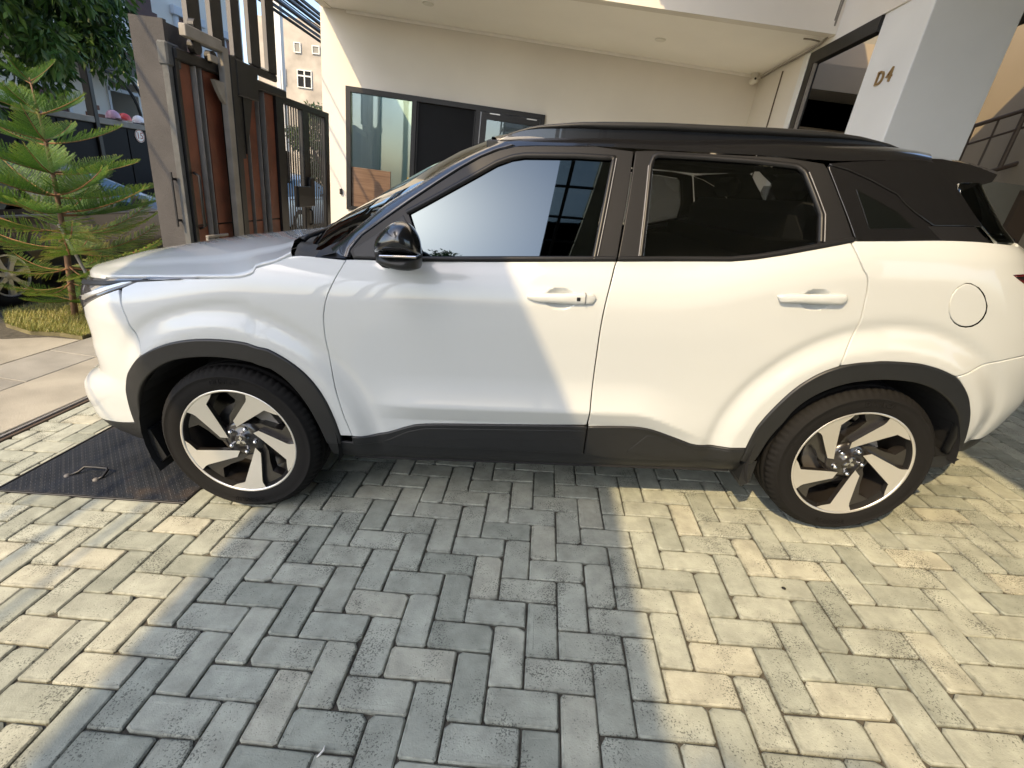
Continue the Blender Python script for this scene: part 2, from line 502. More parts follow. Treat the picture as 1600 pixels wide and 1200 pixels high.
for q in rest:
    v, f = paver_shape(q[2] - q[0] - .0045, q[3] - q[1] - .0045, _prnd)
    c = ((q[0] + q[2]) / 2, (q[1] + q[3]) / 2, _prnd.uniform(-.0018, .0016)); a = _prnd.gauss(0, .006)
    mb.add([(x * math.cos(a) - y * math.sin(a) + c[0], x * math.sin(a) + y * math.cos(a) + c[1], z + c[2]) for x, y, z in v], f)
    rv += [_prnd.random()] * 32
pf = mb.build('paver_field', MAT['paver_field'], drive); pf['kind'] = 'stuff'
at = pf.data.attributes.new('rnd', 'FLOAT', 'POINT'); at.data.foreach_set('value', rv)
at = pf.data.attributes.new('edge', 'FLOAT', 'POINT'); at.data.foreach_set('value', EDGE * len(rest))

SCX, SCY = -.413, -.645
# a small black pebble and a fallen white leaf scrap on the paving
b = MB(); b.lathe([(.0, .0), (.006, .0005), (.008, .002), (.005, .004), (0, .0045)], 12, 'z', (1.075, .045, .0025))
o = b.build('pebble', MAT['black_steel']); ramp_obj(o); tag(o, 'tiny black pebble on the sunlit pavers near the rear wheel', 'pebble')
b = MB(); b.tube([(SCX + .004, SCY + .012, .003), (SCX + .006, SCY + .002, .0045), (SCX, SCY - .010, .0045), (SCX - .005, SCY - .016, .003)], [.0012, .003, .003, .0012], 6)
o = b.build('leaf_scrap', MAT['white_plastic']); ramp_obj(o); tag(o, 'little white scrap lying on the shaded pavers at the bottom edge', 'scrap')

# ---- chequer plate in the paving
t = thing('floor_plate', 'black steel chequer plate let into the paving below the front bumper', 'floor plate', mtx=G @ Matrix.Translation((-1.965, .88, 0)))
x, y = .46, .575
MB().box((-x, -y, -.02), (x, y, .004), .003).build('plate', MAT['chequer'], t)
m = MB(); m.box((-x - .012, -y - .012, -.03), (x + .012, -y - .001, .007), .002).box((x + .001, -y - .001, -.03), (x + .012, y, .007), .002).box((-x - .012, -y - .001, -.03), (-x - .001, y, .007), .002)
m.build('edge_angle', MAT['black_steel'], t)
hx, hy = -.135, -.40
m = MB(); m.tube([(hx - .105, hy - .035, .006), (hx - .075, hy - .012, .014), (hx - .058, hy + .012, .030), (hx + .0, hy + .010, .032), (hx + .065, hy + .008, .031), (hx + .072, hy + .0, .026), (hx + .072, hy - .035, .010), (hx + .060, hy - .052, .006)], .0065, 8)
m.build('handle', MAT['black_steel'], t, True)
for q in ((hx - .112, hy - .038), (hx + .055, hy - .055)): MB().lathe([(0, .014), (.009, .013), (.013, .009), (.014, .004)], 12, 'z', (q[0], q[1], 0)).build('handle_tab', MAT['tab_sunlit'], t, True)

# ---- gate track: two steel flats with a groove between
t = thing('gate_track', 'dark steel sliding gate track set in the ground between pavers and concrete', 'gate track', mtx=G @ Matrix.Translation((TRACK_X, 0, 0)))
MB().box((-.035, -4.8, -.03), (.040, 9.0, -.006)).build('channel', MAT['black_steel'], t)
MB().box((-.028, -4.8, -.02), (-.012, 9.0, .006), .003).build('rail', MAT['steel_bright'], t)
MB().box((.016, -4.8, -.02), (.036, 9.0, .004), .003).build('edge_flat', MAT['rail_brown'], t)

# ---- street side (level)
road = mesh_obj('street', [(-90, -60, GR - .03), (-2.6, -60, GR - .03), (-2.6, 120, GR - .03), (-90, 120, GR - .03)], [(0, 1, 2, 3)], MAT['asphalt']); tag(road, kind='structure')
apron = mesh_obj('concrete_apron', [(-4.75, -6, GR - .012), (-2.955, -6, GR - .012), (-2.955, 8, GR - .012), (-4.75, 8, GR - .012)], [(0, 1, 2, 3)], MAT['sand']); tag(apron, kind='structure')
def slab(x0, y0, x1, y1, mat, dz=0):
    MB().box((x0 + .004, y0 + .004, GR - .06), (x1 - .004, y1 - .004, GR + dz), .004).build('slab', mat, apron)
slab(-3.47, -6, -2.962, .2, MAT['concrete']); slab(-3.47, .2, -2.962, 8, MAT['concrete'], .002)
for a, c in ((-6, -.6), (-.6, 1.42), (1.42, 1.97), (1.97, 8)): slab(-3.87, a, -3.47, c, MAT['concrete2'], .001 if a > 0 else 0)
slab(-4.75, -6, -3.87, .1, MAT['concrete'])
m = MB(); m.prism([(-4.74, .108), (-3.875, .108), (-3.875, 2.26), (-4.12, 2.22), (-4.34, 2.05), (-4.74, 1.96)], 'z', GR - .06, GR + .001)
m.build('slab', MAT['concrete'], apron)
# grass verge
verge = MB(); outl = [(-3.885, 2.29), (-3.885, 7.5), (-4.86, 7.5), (-4.94, 2.6), (-4.62, 2.33), (-4.3, 2.24), (-4.1, 2.30)]
verge.prism(outl, 'z', GR - .05, GR + .022); vo = verge.build('verge', MAT['soil']); tag(vo, kind='structure')
kb = MB(); kb.box((-4.98, 2.62, GR - .05), (-4.87, 7.5, GR + .012), .01); kb.build('kerb', MAT['concrete2'], vo)
def inside(p, poly):
    c = False; n = len(poly)
    for i in range(n):
        a, b2 = poly[i], poly[i - 1]
        if (a[1] > p[1]) != (b2[1] > p[1]) and p[0] < (b2[0] - a[0]) * (p[1] - a[1]) / (b2[1] - a[1]) + a[0]: c = not c
    return c
grs = random.Random(4); m = MB(); gcol = []
while len(m.f) < 15000:
    p = (grs.uniform(-4.95, -3.88), grs.uniform(2.23, 2.23 + 5.2 * grs.random() ** 1.6))
    if not inside(p, outl): continue
    h = grs.uniform(.018, .055); a = grs.uniform(0, 6.28); w = grs.uniform(.0016, .0035); l = grs.uniform(.3, 1.3) * h; dx, dy = math.cos(a), math.sin(a)
    z = GR + .02
    m.add([(p[0] - dy * w, p[1] + dx * w, z), (p[0] + dy * w, p[1] - dx * w, z), (p[0] + dx * l, p[1] + dy * l, z + h)], [(0, 1, 2)])
def leaf_material(name, cols, rough=.5, attr='rnd', trans=.25):
    mm = bpy.data.materials.new(name); mm.use_nodes = True
    n = mm.node_tree; p = n.nodes['Principled BSDF']; N = n.nodes.new; L = n.links.new
    a = N('ShaderNodeAttribute'); a.attribute_name = attr
    r = N('ShaderNodeValToRGB'); e = r.color_ramp.elements
    e[0].position = 0; e[0].color = (*cols[0], 1); e[1].position = 1; e[1].color = (*cols[-1], 1)
    for i, c in enumerate(cols[1:-1]):
        x = e.new((i + 1) / (len(cols) - 1)); x.color = (*c, 1)
    L(a.outputs['Fac'], r.inputs['Fac']); L(r.outputs['Color'], p.inputs['Base Color'])
    p.inputs['Roughness'].default_value = rough
    out = n.nodes['Material Output']; tr = N('ShaderNodeBsdfTranslucent'); L(r.outputs['Color'], tr.inputs['Color'])
    mx = N('ShaderNodeMixShader'); mx.inputs['Fac'].default_value = trans
    L(p.outputs['BSDF'], mx.inputs[1]); L(tr.outputs['BSDF'], mx.inputs[2]); L(mx.outputs['Shader'], out.inputs['Surface'])
    return mm
MAT['grass'] = leaf_material('grass_blades', [(.10, .15, .025), (.22, .25, .05), (.36, .32, .09), (.45, .38, .15)])
go = m.build('grass', MAT['grass']); tag(go, 'short dry yellow green grass on the verge', 'grass', kind='stuff')
at = go.data.attributes.new('rnd', 'FLOAT', 'POINT')
gv = []
for k in range(len(m.f)): gv += [min(1, max(0, grs.gauss(.5, .25)))] * 3
at.data.foreach_set('value', gv)
# ================================================================ CAR: side surface P(s, z)
YC=0.905
XF,XR=0.20,2.50           # straight side between
AF,AR=1.03,1.03           # semi axes front/rear (nominal)
NF,NR=4.2,3.6
def _corner(a,n):
    pts=[];N=400
    for i in range(N+1):
        u=math.pi/2*i/N
        pts.append((a*math.sin(u)**(2/n), YC*(1-math.cos(u)**(2/n)),u))
    S=[0.0]
    for i in range(1,N+1): S.append(S[-1]+math.hypot(pts[i][0]-pts[i-1][0],pts[i][1]-pts[i-1][1]))
    return pts,S
_CF=_corner(AF,NF); _CR=_corner(AR,NR)
SF=XF-_CF[1][-1]; SR=XR+_CR[1][-1]
def _look(C,s):
    pts,S=C
    if s<=0: return 0.0
    if s>=S[-1]: return math.pi/2
    lo,hi=0,len(S)-1
    while hi-lo>1:
        m=(lo+hi)//2
        if S[m]<=s: lo=m
        else: hi=m
    t=(s-S[lo])/(S[hi]-S[lo])
    return pts[lo][2]+t*(pts[hi][2]-pts[lo][2])
def sst(a,b,x):
    t=max(0,min(1,(x-a)/(b-a)));return t*t*(3-2*t)
def lin(T,x):
    if x<=T[0][0]: return T[0][1]
    for (a,b),(c,d) in zip(T,T[1:]):
        if x<=c: return b+(d-b)*(x-a)/(c-a)
    return T[-1][1]
def pch(T,x):
    # monotone-ish cubic (Catmull with finite-difference tangents)
    n=len(T)
    if x<=T[0][0]:
        m=(T[1][1]-T[0][1])/(T[1][0]-T[0][0]);return T[0][1]+m*(x-T[0][0])
    if x>=T[-1][0]:
        m=(T[-1][1]-T[-2][1])/(T[-1][0]-T[-2][0]);return T[-1][1]+m*(x-T[-1][0])
    for i in range(n-1):
        if x<=T[i+1][0]: break
    def d(j):
        if j==0: return (T[1][1]-T[0][1])/(T[1][0]-T[0][0])
        if j==n-1: return (T[-1][1]-T[-2][1])/(T[-1][0]-T[-2][0])
        a=(T[j][1]-T[j-1][1])/(T[j][0]-T[j-1][0]);b=(T[j+1][1]-T[j][1])/(T[j+1][0]-T[j][0])
        return 0 if a*b<=0 else 2*a*b/(a+b)
    h=T[i+1][0]-T[i][0];t=(x-T[i][0])/h
    return ((2*t**3-3*t*t+1)*T[i][1]+(t**3-2*t*t+t)*h*d(i)+(-2*t**3+3*t*t)*T[i+1][1]+(t**3-t*t)*h*d(i+1))
LOW=[(.16,.17),(.22,.115),(.28,.075),(.36,.055),(.44,.046),(.485,.040),(.60,.030),(.70,.022),(.80,.013),(.90,.005),(.97,.003),(1.03,.011),(1.08,.028),(1.12,.050)]
DENTS=[(1.333,1.008),(2.262,1.034)]
WB=2.600; WZ=.345
NOSE=[(.20,-.74),(.32,-.77),(.45,-.79),(.64,-.80),(.70,-.795),(.76,-.78),(.85,-.775),(.92,-.80),(.98,-.84),(1.04,-.83),(1.1,-.70)]
LIP=[(.19,-.03),(.25,-.105),(.32,-.165),(.43,-.160),(.50,-.140),(.55,-.085),(.59,-.012),(.63,0),(.7,0)]
NOSEN=[(.85,4.2),(.92,3.7),(.98,2.9),(1.04,2.3)]
TAIL=[(.20,3.30),(.36,3.44),(.50,3.52),(.62,3.56),(.75,3.56),(.9,3.52),(1.0,3.45),(1.08,3.36),(1.15,3.27),(1.2,3.24),(1.26,3.15),(1.34,3.08),(1.45,3.0),(1.6,2.9)]
def haunch(s): return .14*sst(1.70,2.45,s)
def prof(s,z):
    h=haunch(s)
    zz=z-h*sst(.75,1.05,z)
    if zz<=1.12: y=pch(LOW,zz)
    else:
        t=zz-1.12; y=.050+.42*t+.22*t*t
    # door crease (bright ledge) between the wheels
    w=sst(.52,.80,s)*(1-sst(1.72,2.12,s))
    zc=.545-.13*sst(1.66,2.06,s)
    dz=math.sqrt((z-zc)**2+.000025)
    if z>=zc: y-=w*.030*max(0,1-dz/.14)**1.8
    else: y-=w*.030*(1-.035*1.8-dz/.075+.0667 if dz<.075 else 0) if dz<.075 else 0
    # groove and flare about the arches
    for cx in (0.0,WB):
        r=math.hypot(s-cx,z-WZ)
        if r<.75:
            k=sst(.2,.35,z)*(1 if cx==0 else .9)*(1-.85*sst(.34,.50,-s))
            y-=k*.020*(1-sst(.50,.57,r))
            y+=k*.009*(1-.6*sst(.3,.55,-s))*math.exp(-((r-.592)/.028)**2)
    for hx,hz in DENTS:
        q=1-((s-hx)/.058)**2-((z-hz)/.040)**2
        if q>0: y+=.020*q**.8
    return y
def P(s,z):
    p=prof(s,z)
    if s<XF:
        u=_look(_CF,XF-s); n=pch(NOSEN,z) if .85<z<1.04 else (NF if z<=.85 else 2.3)
        bx=math.sin(u)**(2/n); by=YC*(1-max(0,math.cos(u))**(2/n))
        return (XF-bx*(XF-pch(NOSE,z)-(pch(LIP,z) if z<.66 else 0)*sst(.62,.93,bx)), by+p*(1-by/YC), z)
    if s>XR:
        u=_look(_CR,s-XR)
        bx=math.sin(u)**(2/NR); by=YC*(1-max(0,math.cos(u))**(2/NR))
        return (XR+bx*(pch(TAIL,z)-XR), by+p*(1-by/YC), z)
    return (s,p,z)

OUT = {
 'hood_edge': [(-0.618, 1.009), (-0.539, 1.020), (-0.444, 1.031), (-0.246, 1.044), (-0.048, 1.050), (0.009, 1.055), (0.125, 1.070), (0.271, 1.107), (0.326, 1.136)],
 'fender': [(-0.441, 1.029), (-0.246, 1.042), (-0.048, 1.048), (0.010, 1.053), (0.125, 1.067), (0.271, 1.105), (0.328, 1.134), (0.418, 1.128), (0.485, 1.122), (0.533, 1.120), (0.508, 1.076), (0.479, 1.026), (0.457, 0.979), (0.441, 0.925), (0.435, 0.874), (0.433, 0.805), (0.432, 0.737), (0.441, 0.653), (0.452, 0.564), (0.462, 0.485), (0.475, 0.427), (0.484, 0.385), (0.435, 0.385), (0.434, 0.393), (0.420, 0.489), (0.396, 0.574), (0.361, 0.646), (0.315, 0.704), (0.249, 0.757), (0.183, 0.792), (0.064, 0.812), (-0.069, 0.813), (-0.183, 0.795), (-0.278, 0.763), (-0.349, 0.724), (-0.397, 0.813), (-0.381, 0.879), (-0.397, 0.909), (-0.434, 0.946), (-0.488, 0.983), (-0.467, 1.004)],
 'front_door': [(0.535, 1.121), (0.610, 1.123), (0.677, 1.120), (0.829, 1.123), (1.152, 1.130), (1.534, 1.142), (1.525, 1.117), (1.499, 1.002), (1.490, 0.904), (1.487, 0.788), (1.484, 0.611), (1.480, 0.489), (1.480, 0.473), (1.384, 0.468), (0.952, 0.456), (0.777, 0.449), (0.721, 0.433), (0.647, 0.404), (0.560, 0.376), (0.485, 0.385), (0.477, 0.427), (0.465, 0.485), (0.455, 0.564), (0.443, 0.652), (0.434, 0.737), (0.435, 0.805), (0.437, 0.874), (0.444, 0.925), (0.459, 0.979), (0.482, 1.026), (0.510, 1.076)],
 'rear_door': [(1.538, 1.142), (1.944, 1.155), (2.031, 1.166), (2.116, 1.184), (2.286, 1.223), (2.346, 1.236), (2.366, 1.199), (2.395, 1.148), (2.418, 1.123), (2.430, 1.082), (2.438, 1.021), (2.448, 0.932), (2.433, 0.883), (2.418, 0.836), (2.412, 0.788), (2.414, 0.785), (2.364, 0.762), (2.316, 0.727), (2.271, 0.680), (2.236, 0.627), (2.202, 0.567), (2.183, 0.524), (2.170, 0.492), (2.157, 0.394), (1.957, 0.386), (1.873, 0.420), (1.787, 0.452), (1.731, 0.469), (1.651, 0.474), (1.489, 0.466), (1.486, 0.489), (1.489, 0.612), (1.492, 0.789), (1.495, 0.904), (1.504, 1.002), (1.530, 1.117)],
 'door_cladding_front': [(0.485, 0.385), (0.560, 0.376), (0.647, 0.404), (0.721, 0.433), (0.777, 0.449), (0.952, 0.456), (1.384, 0.468), (1.483, 0.469), (1.479, 0.323), (1.395, 0.323), (0.948, 0.331), (0.723, 0.332), (0.484, 0.344)],
 'door_cladding_rear': [(1.489, 0.466), (1.651, 0.474), (1.731, 0.469), (1.787, 0.452), (1.873, 0.420), (1.957, 0.386), (2.154, 0.394), (2.150, 0.323), (1.844, 0.303), (1.621, 0.303), (1.484, 0.324)],
 'sill': [(0.369, 0.357), (0.484, 0.342), (0.723, 0.330), (0.948, 0.329), (1.395, 0.321), (1.484, 0.321), (1.621, 0.301), (1.845, 0.301), (2.151, 0.321), (2.197, 0.250), (2.033, 0.242), (1.804, 0.243), (1.404, 0.236), (0.940, 0.231), (0.588, 0.227), (0.370, 0.261)],
 'quarter': [(2.351, 1.238), (2.502, 1.243), (2.752, 1.249), (2.936, 1.248), (3.047, 1.244)],
 'fuel_door': [(2.851, 1.027)],
 'quarter_seam': [(2.349, 1.238), (2.368, 1.199), (2.397, 1.148), (2.420, 1.123), (2.432, 1.082), (2.439, 1.021), (2.450, 0.932), (2.434, 0.883), (2.420, 0.836), (2.414, 0.788)],
 'archFo': [(0.434, 0.393), (0.420, 0.489), (0.396, 0.574), (0.361, 0.646), (0.315, 0.704), (0.249, 0.757), (0.183, 0.792), (0.064, 0.812), (-0.069, 0.813), (-0.183, 0.795), (-0.278, 0.763), (-0.349, 0.724), (-0.407, 0.676), (-0.462, 0.626), (-0.501, 0.560), (-0.510, 0.509), (-0.523, 0.442), (-0.543, 0.364)],
 'archFi': [(-0.499, 0.340), (-0.481, 0.412), (-0.459, 0.488), (-0.431, 0.537), (-0.379, 0.601), (-0.304, 0.666), (-0.222, 0.711), (-0.146, 0.731), (-0.035, 0.741), (0.070, 0.734), (0.181, 0.712), (0.218, 0.686), (0.262, 0.645), (0.302, 0.582), (0.332, 0.511), (0.354, 0.429), (0.369, 0.357)],
 'archRo': [(2.157, 0.394), (2.170, 0.492), (2.183, 0.524), (2.202, 0.567), (2.236, 0.627), (2.271, 0.680), (2.316, 0.727), (2.364, 0.762), (2.414, 0.785), (2.476, 0.803), (2.567, 0.812), (2.687, 0.808), (2.737, 0.799), (2.796, 0.782), (2.855, 0.756), (2.903, 0.718), (2.949, 0.667), (2.977, 0.620), (3.018, 0.553), (3.056, 0.489), (3.083, 0.444), (3.105, 0.417)],
 'archRi': [(3.046, 0.403), (2.990, 0.517), (2.961, 0.561), (2.933, 0.597), (2.886, 0.644), (2.814, 0.694), (2.744, 0.721), (2.691, 0.733), (2.594, 0.738), (2.502, 0.728), (2.415, 0.697), (2.349, 0.655), (2.296, 0.595), (2.270, 0.527), (2.243, 0.476), (2.223, 0.397), (2.217, 0.327)],
 'bump_seam': [(2.862, 0.751), (2.927, 0.777), (3.004, 0.807), (3.142, 0.830)],
 'bump_low': [(3.083, 0.444), (3.264, 0.430), (3.314, 0.479), (3.258, 0.555)],
 'valR': [(3.031, 0.333), (3.277, 0.321), (3.370, 0.405)],
 'lampLow': [(-0.693, 0.883), (-0.600, 0.923), (-0.536, 0.955), (-0.493, 0.985), (-0.470, 1.007), (-0.441, 1.029)],
 'fbump_low': [(-0.694, 0.337), (-0.651, 0.348), (-0.601, 0.355), (-0.543, 0.364)],
 'val_low': [(-0.704, 0.274), (-0.665, 0.246), (-0.655, 0.214), (-0.565, 0.246)],
 'taillight': [(3.082, 1.143), (3.203, 1.144), (3.152, 1.100)],
 'doorOut': [(0.551, 1.156), (0.592, 1.205), (0.670, 1.260), (0.762, 1.323), (0.855, 1.385), (0.947, 1.443), (1.022, 1.485), (1.089, 1.512), (1.151, 1.527), (1.233, 1.531), (1.449, 1.534), (1.596, 1.524), (1.665, 1.525), (2.031, 1.512), (2.117, 1.509), (2.181, 1.501), (2.247, 1.492)],
 'glassF': [(0.764, 1.288), (0.820, 1.316), (0.904, 1.362), (0.997, 1.413), (1.081, 1.460), (1.138, 1.481), (1.186, 1.489), (1.378, 1.492), (1.512, 1.490), (1.517, 1.482), (1.477, 1.324), (1.444, 1.156), (0.824, 1.139)],
 'sail': [(0.552, 1.125), (0.558, 1.158), (0.653, 1.218), (0.746, 1.281), (0.770, 1.227), (0.822, 1.137)],
 'glassR': [(1.669, 1.494), (1.684, 1.501), (1.852, 1.496), (2.030, 1.486), (2.171, 1.471), (2.186, 1.458), (2.217, 1.378), (2.239, 1.320), (2.238, 1.231), (2.117, 1.204), (2.009, 1.182), (1.899, 1.169), (1.634, 1.161), (1.647, 1.294), (1.665, 1.470)],
 'seamB': [(1.596, 1.522), (1.575, 1.379), (1.554, 1.248), (1.537, 1.156), (1.536, 1.143)],
 'seamC': [(2.247, 1.492), (2.257, 1.473), (2.294, 1.380), (2.320, 1.314), (2.347, 1.240)],
 'quarterglass': [(2.257, 1.485), (2.304, 1.474), (2.372, 1.446), (2.460, 1.393), (2.588, 1.337), (2.689, 1.295), (2.746, 1.251), (2.502, 1.245), (2.351, 1.240), (2.325, 1.314), (2.298, 1.381), (2.261, 1.473)],
 'qg_inner': [(2.342, 1.415), (2.390, 1.278), (2.590, 1.285), (2.460, 1.355)],
 'dpillar': [(2.257, 1.486), (2.304, 1.475), (2.372, 1.447), (2.460, 1.395), (2.588, 1.338), (2.689, 1.297), (2.999, 1.298), (2.903, 1.405), (2.749, 1.504)],
 'rearlow': [(2.692, 1.295), (2.997, 1.296), (3.051, 1.246), (2.753, 1.250)],
 'beltline': [(0.535, 1.122), (0.609, 1.125), (0.829, 1.124), (1.152, 1.133), (1.534, 1.143), (1.944, 1.156), (2.031, 1.168), (2.116, 1.185), (2.286, 1.225), (2.347, 1.237)],
 'gutter': [(0.560, 1.160), (0.591, 1.207), (0.670, 1.262), (0.762, 1.326), (0.855, 1.388), (0.947, 1.445), (1.022, 1.488), (1.089, 1.514), (1.151, 1.529), (1.232, 1.533), (1.449, 1.536), (1.596, 1.526), (2.031, 1.514), (2.181, 1.503), (2.257, 1.488)],
 'handleF': [(1.208, 1.009), (1.468, 1.010)],
 'handleR': [(2.132, 1.036), (2.390, 1.039)],
 'handlecupF': [(1.335, 1.016)],
 'handlecupR': [(2.266, 1.043)],
 'mirror': [(0.656, 1.147), (0.823, 1.152), (0.730, 1.263)],
}
# ---------------------------------------------------------------- car materials
MAT.update(
    paint=M('pearl_white_paint', (.50, .52, .522), .42, coat=1.0, coat_r=.02, spec=.4),
    gloss=M('gloss_black_paint', (.007, .007, .008), .25, coat=1.0, coat_r=.015),
    gloss_dark=M('gloss_black_pane', (.004, .005, .005), .05, coat=1.0, coat_r=.01),
    plastic=M('charcoal_plastic', (.0105, .011, .012), .46, bump=.06, bscale=900, var=.12, vscale=20),
    frame_black=M('satin_black_trim', (.010, .010, .011), .4, spec=.35),
    tinted=M('tinted_window_film', (.105, .128, .140), .015, metal=1.0),
    rubber=M('tyre_rubber', (.007, .0065, .0062), .8, spec=.22, bump=.05, bscale=300),
    machined=M('machined_alloy', (.70, .68, .64), .30, metal=.75),
    alloy_black=M('alloy_gloss_black', (.016, .014, .013), .28, coat=.8, coat_r=.06),
    chrome=M('chrome', (.78, .78, .79), .12, metal=1.0),
    seal=M('seal_edge_grey', (.16, .16, .17), .35),
    void=M('dark_void', (.006, .006, .007), .9),
    disc=M('brake_disc', (.30, .28, .26), .4, metal=.8),
    lamp=M('lamp_glass', (.06, .06, .065), .06, coat=1.0),
    red_lens=M('red_lens', (.12, .004, .006), .12, coat=1.0),
)

MAT['tinted_rear'] = glass_pane('privacy_glass', (.30, .31, .31), .07, .015)
CAR = G @ Matrix.Translation((-1.16124, .28715, 0)) @ Matrix.Rotation(math.radians(2.5455), 4, 'Z')
car = thing('suv', 'white compact SUV with a black roof parked side-on across the paved driveway', 'car', mtx=CAR)

def PV(s, z, off=0.0):
    p = Vector(P(s, z))
    if off: p = p + PN(s, z) * off
    return p
def PN(s, z, e=.002):
    a = Vector(P(s + e, z)) - Vector(P(s - e, z)); b = Vector(P(s, z + e)) - Vector(P(s, z - e))
    n = a.cross(b)
    return n.normalized() if n.length > 1e-12 else Vector((0, -1, 0))

def inset(poly, d):
    n = len(poly); out = []
    ar = sum(poly[i][0] * poly[(i + 1) % n][1] - poly[(i + 1) % n][0] * poly[i][1] for i in range(n))
    sg = 1 if ar > 0 else -1
    for i in range(n):
        a, p, b = Vector(poly[i - 1]), Vector(poly[i]), Vector(poly[(i + 1) % n])
        u = (p - a); w = (b - p)
        if u.length < 1e-7 or w.length < 1e-7: out.append(tuple(p)); continue
        u.normalize(); w.normalize()
        nrm = Vector((-u.y - w.y, u.x + w.x)) * sg
        if nrm.length < 1e-6: out.append(tuple(p)); continue
        nrm.normalize(); k = d / max(.45, nrm.dot(Vector((-u.y, u.x)) * sg))
        out.append((p.x + nrm.x * k, p.y + nrm.y * k))
    return out

def panel(name, outline, mat, parent, off=0.0, sp=.022, lip=.014, rad=.0025, holes=(), refine=(), curve=True, extra=None):
    outl = [tuple(p) for p in outline]
    n = len(outl)
    if sum(outl[i][0] * outl[(i + 1) % n][1] - outl[(i + 1) % n][0] * outl[i][1] for i in range(n)) < 0: outl = outl[::-1]
    if curve: outl = smooth_poly(outl, 2)
    ring = resample(outl, sp)
    loops = [ring] + [h for h in holes]
    V2 = []; E = []; rings = []
    for li, lp in enumerate(loops):
        ins = inset(lp, rad if li == 0 else -rad)
        st = len(V2); V2 += ins; k = len(ins)
        E += [(st + i, st + (i + 1) % k) for i in range(k)]
        rings.append((st, lp, li))
    xs = [p[0] for p in ring]; zs = [p[1] for p in ring]
    seg = [(V2[a], V2[b]) for a, b in E]
    def far(p, d):
        for q in V2[:len(seg)]:
            if abs(q[0] - p[0]) < d and abs(q[1] - p[1]) < d: return False
        return True
    pts = []
    ni = int((max(xs) - min(xs)) / sp) + 1; nj = int((max(zs) - min(zs)) / sp) + 1
    for j in range(nj + 1):
        for i in range(ni + 1):
            p = (min(xs) + (i + .5 * (j % 2)) * sp, min(zs) + j * sp)
            if inside(p, ring) and not any(inside(p, h) for h in holes) and far(p, sp * .45): pts.append(p)
    for cx, cz, rx, rz in refine:
        g = .006
        for j in range(int(-rz / g), int(rz / g) + 1):
            for i in range(int(-rx / g), int(rx / g) + 1):
                pts.append((cx + (i + .5 * (j % 2)) * g, cz + j * g))
    V2 += pts
    r = delaunay_2d_cdt([Vector(p) for p in V2], E, [], 1, 1e-6)
    vv, ff = r[0], r[2]
    orig = r[3]
    v3 = [PV(p.x, p.y, off) for p in vv]; nn = [PN(p.x, p.y) for p in vv]
    faces = []
    for t in ff:
        c = (sum(vv[i].x for i in t) / len(t), sum(vv[i].y for i in t) / len(t))
        if any(inside(c, h) for h in holes): continue
        faces.append(tuple(t))
    idx = {}
    for i, l in enumerate(orig):
        for k in l: idx[k] = i
    for st, lp, li in rings:
        k = len(lp)
        base = len(v3)
        ins = [vv[idx[st + i]] for i in range(k)]
        for dep in (rad, lip):
            for i in range(k):
                p = lp[i]; nv = PN(*p); v3.append(PV(*p, off) - nv * dep)
                q = PV(*p) - PV(ins[i].x, ins[i].y)
                q = q.normalized() if q.length > 1e-9 else nv
                nn.append((nv * (.55 if dep == rad else 0) + q).normalized())
        for i in range(k):
            j = (i + 1) % k
            a, b2 = idx[st + i], idx[st + j]
            q = [(a, base + i, base + j, b2), (base + i, base + k + i, base + k + j, base + j)]
            if li > 0: q = [x[::-1] for x in q]
            faces += q
    return mesh_obj(name, v3, faces, mat, parent, True, nn)

def mirror(o, parent=None):
    """the same part on the far side, with its own children"""
    c = o.copy(); COL.objects.link(c); c.parent = parent or o.parent
    if parent is None or parent is car:
        c.matrix_local = Matrix.Translation((0, 2 * YC, 0)) @ Matrix.Diagonal((1, -1, 1, 1)) @ o.matrix_local
    for ch in list(o.children):
        d = ch.copy(); COL.objects.link(d); d.parent = c; d.matrix_local = ch.matrix_local
    return c

def strip(name, rows, mat, parent, smooth=True, close=False):
    """quad sheet through rows of 3D points"""
    m = len(rows[0]); v = [p for r in rows for p in r]
    f = [(i * m + j, i * m + j + 1, (i + 1) * m + j + 1, (i + 1) * m + j) for i in range(len(rows) - 1) for j in range(m - 1)]
    return mesh_obj(name, v, f, mat, parent, smooth)

O = OUT
def lerp_curve(pts, n):
    """n points along a polyline of tuples by arc length"""
    d = [0]
    for a, b in zip(pts, pts[1:]): d.append(d[-1] + math.dist(a, b))
    out = []
    for i in range(n):
        t = d[-1] * i / (n - 1); k = 0
        while k < len(d) - 2 and d[k + 1] < t: k += 1
        w = (t - d[k]) / max(1e-9, d[k + 1] - d[k])
        out.append(tuple(pts[k][q] + (pts[k + 1][q] - pts[k][q]) * w for q in range(len(pts[0]))))
    return out

# ---------------------------------------------------------------- side panels
k0 = min(i for i, p in enumerate(O['fender']) if abs(p[0] + .348) < .002 and p[1] < .75)
fo_ = [(p[0], p[1] - (.003 if p[1] > 1.03 and p[0] < .33 else 0)) for p in O['fender'][:k0 + 1]]
fender = panel('front_fender', fo_ + [(-.362, .80), (-.385, .87), (-.434, .946), (-.483, .985), (-.465, 1.005)], MAT['paint'], car)
door_f = panel('front_door', O['front_door'], MAT['paint'], car, sp=.014, refine=[(1.333, 1.008, .066, .046)])
door_r = panel('rear_door', O['rear_door'], MAT['paint'], car, sp=.014, refine=[(2.262, 1.034, .066, .046)])
fc = (2.852, 1.028); fr = .080
hole = [(fc[0] + fr * 1.0 * math.cos(-2 * math.pi * i / 40), fc[1] + fr * math.sin(-2 * math.pi * i / 40)) for i in range(40)]
qs = O['quarter_seam']; ao = O['archRo']
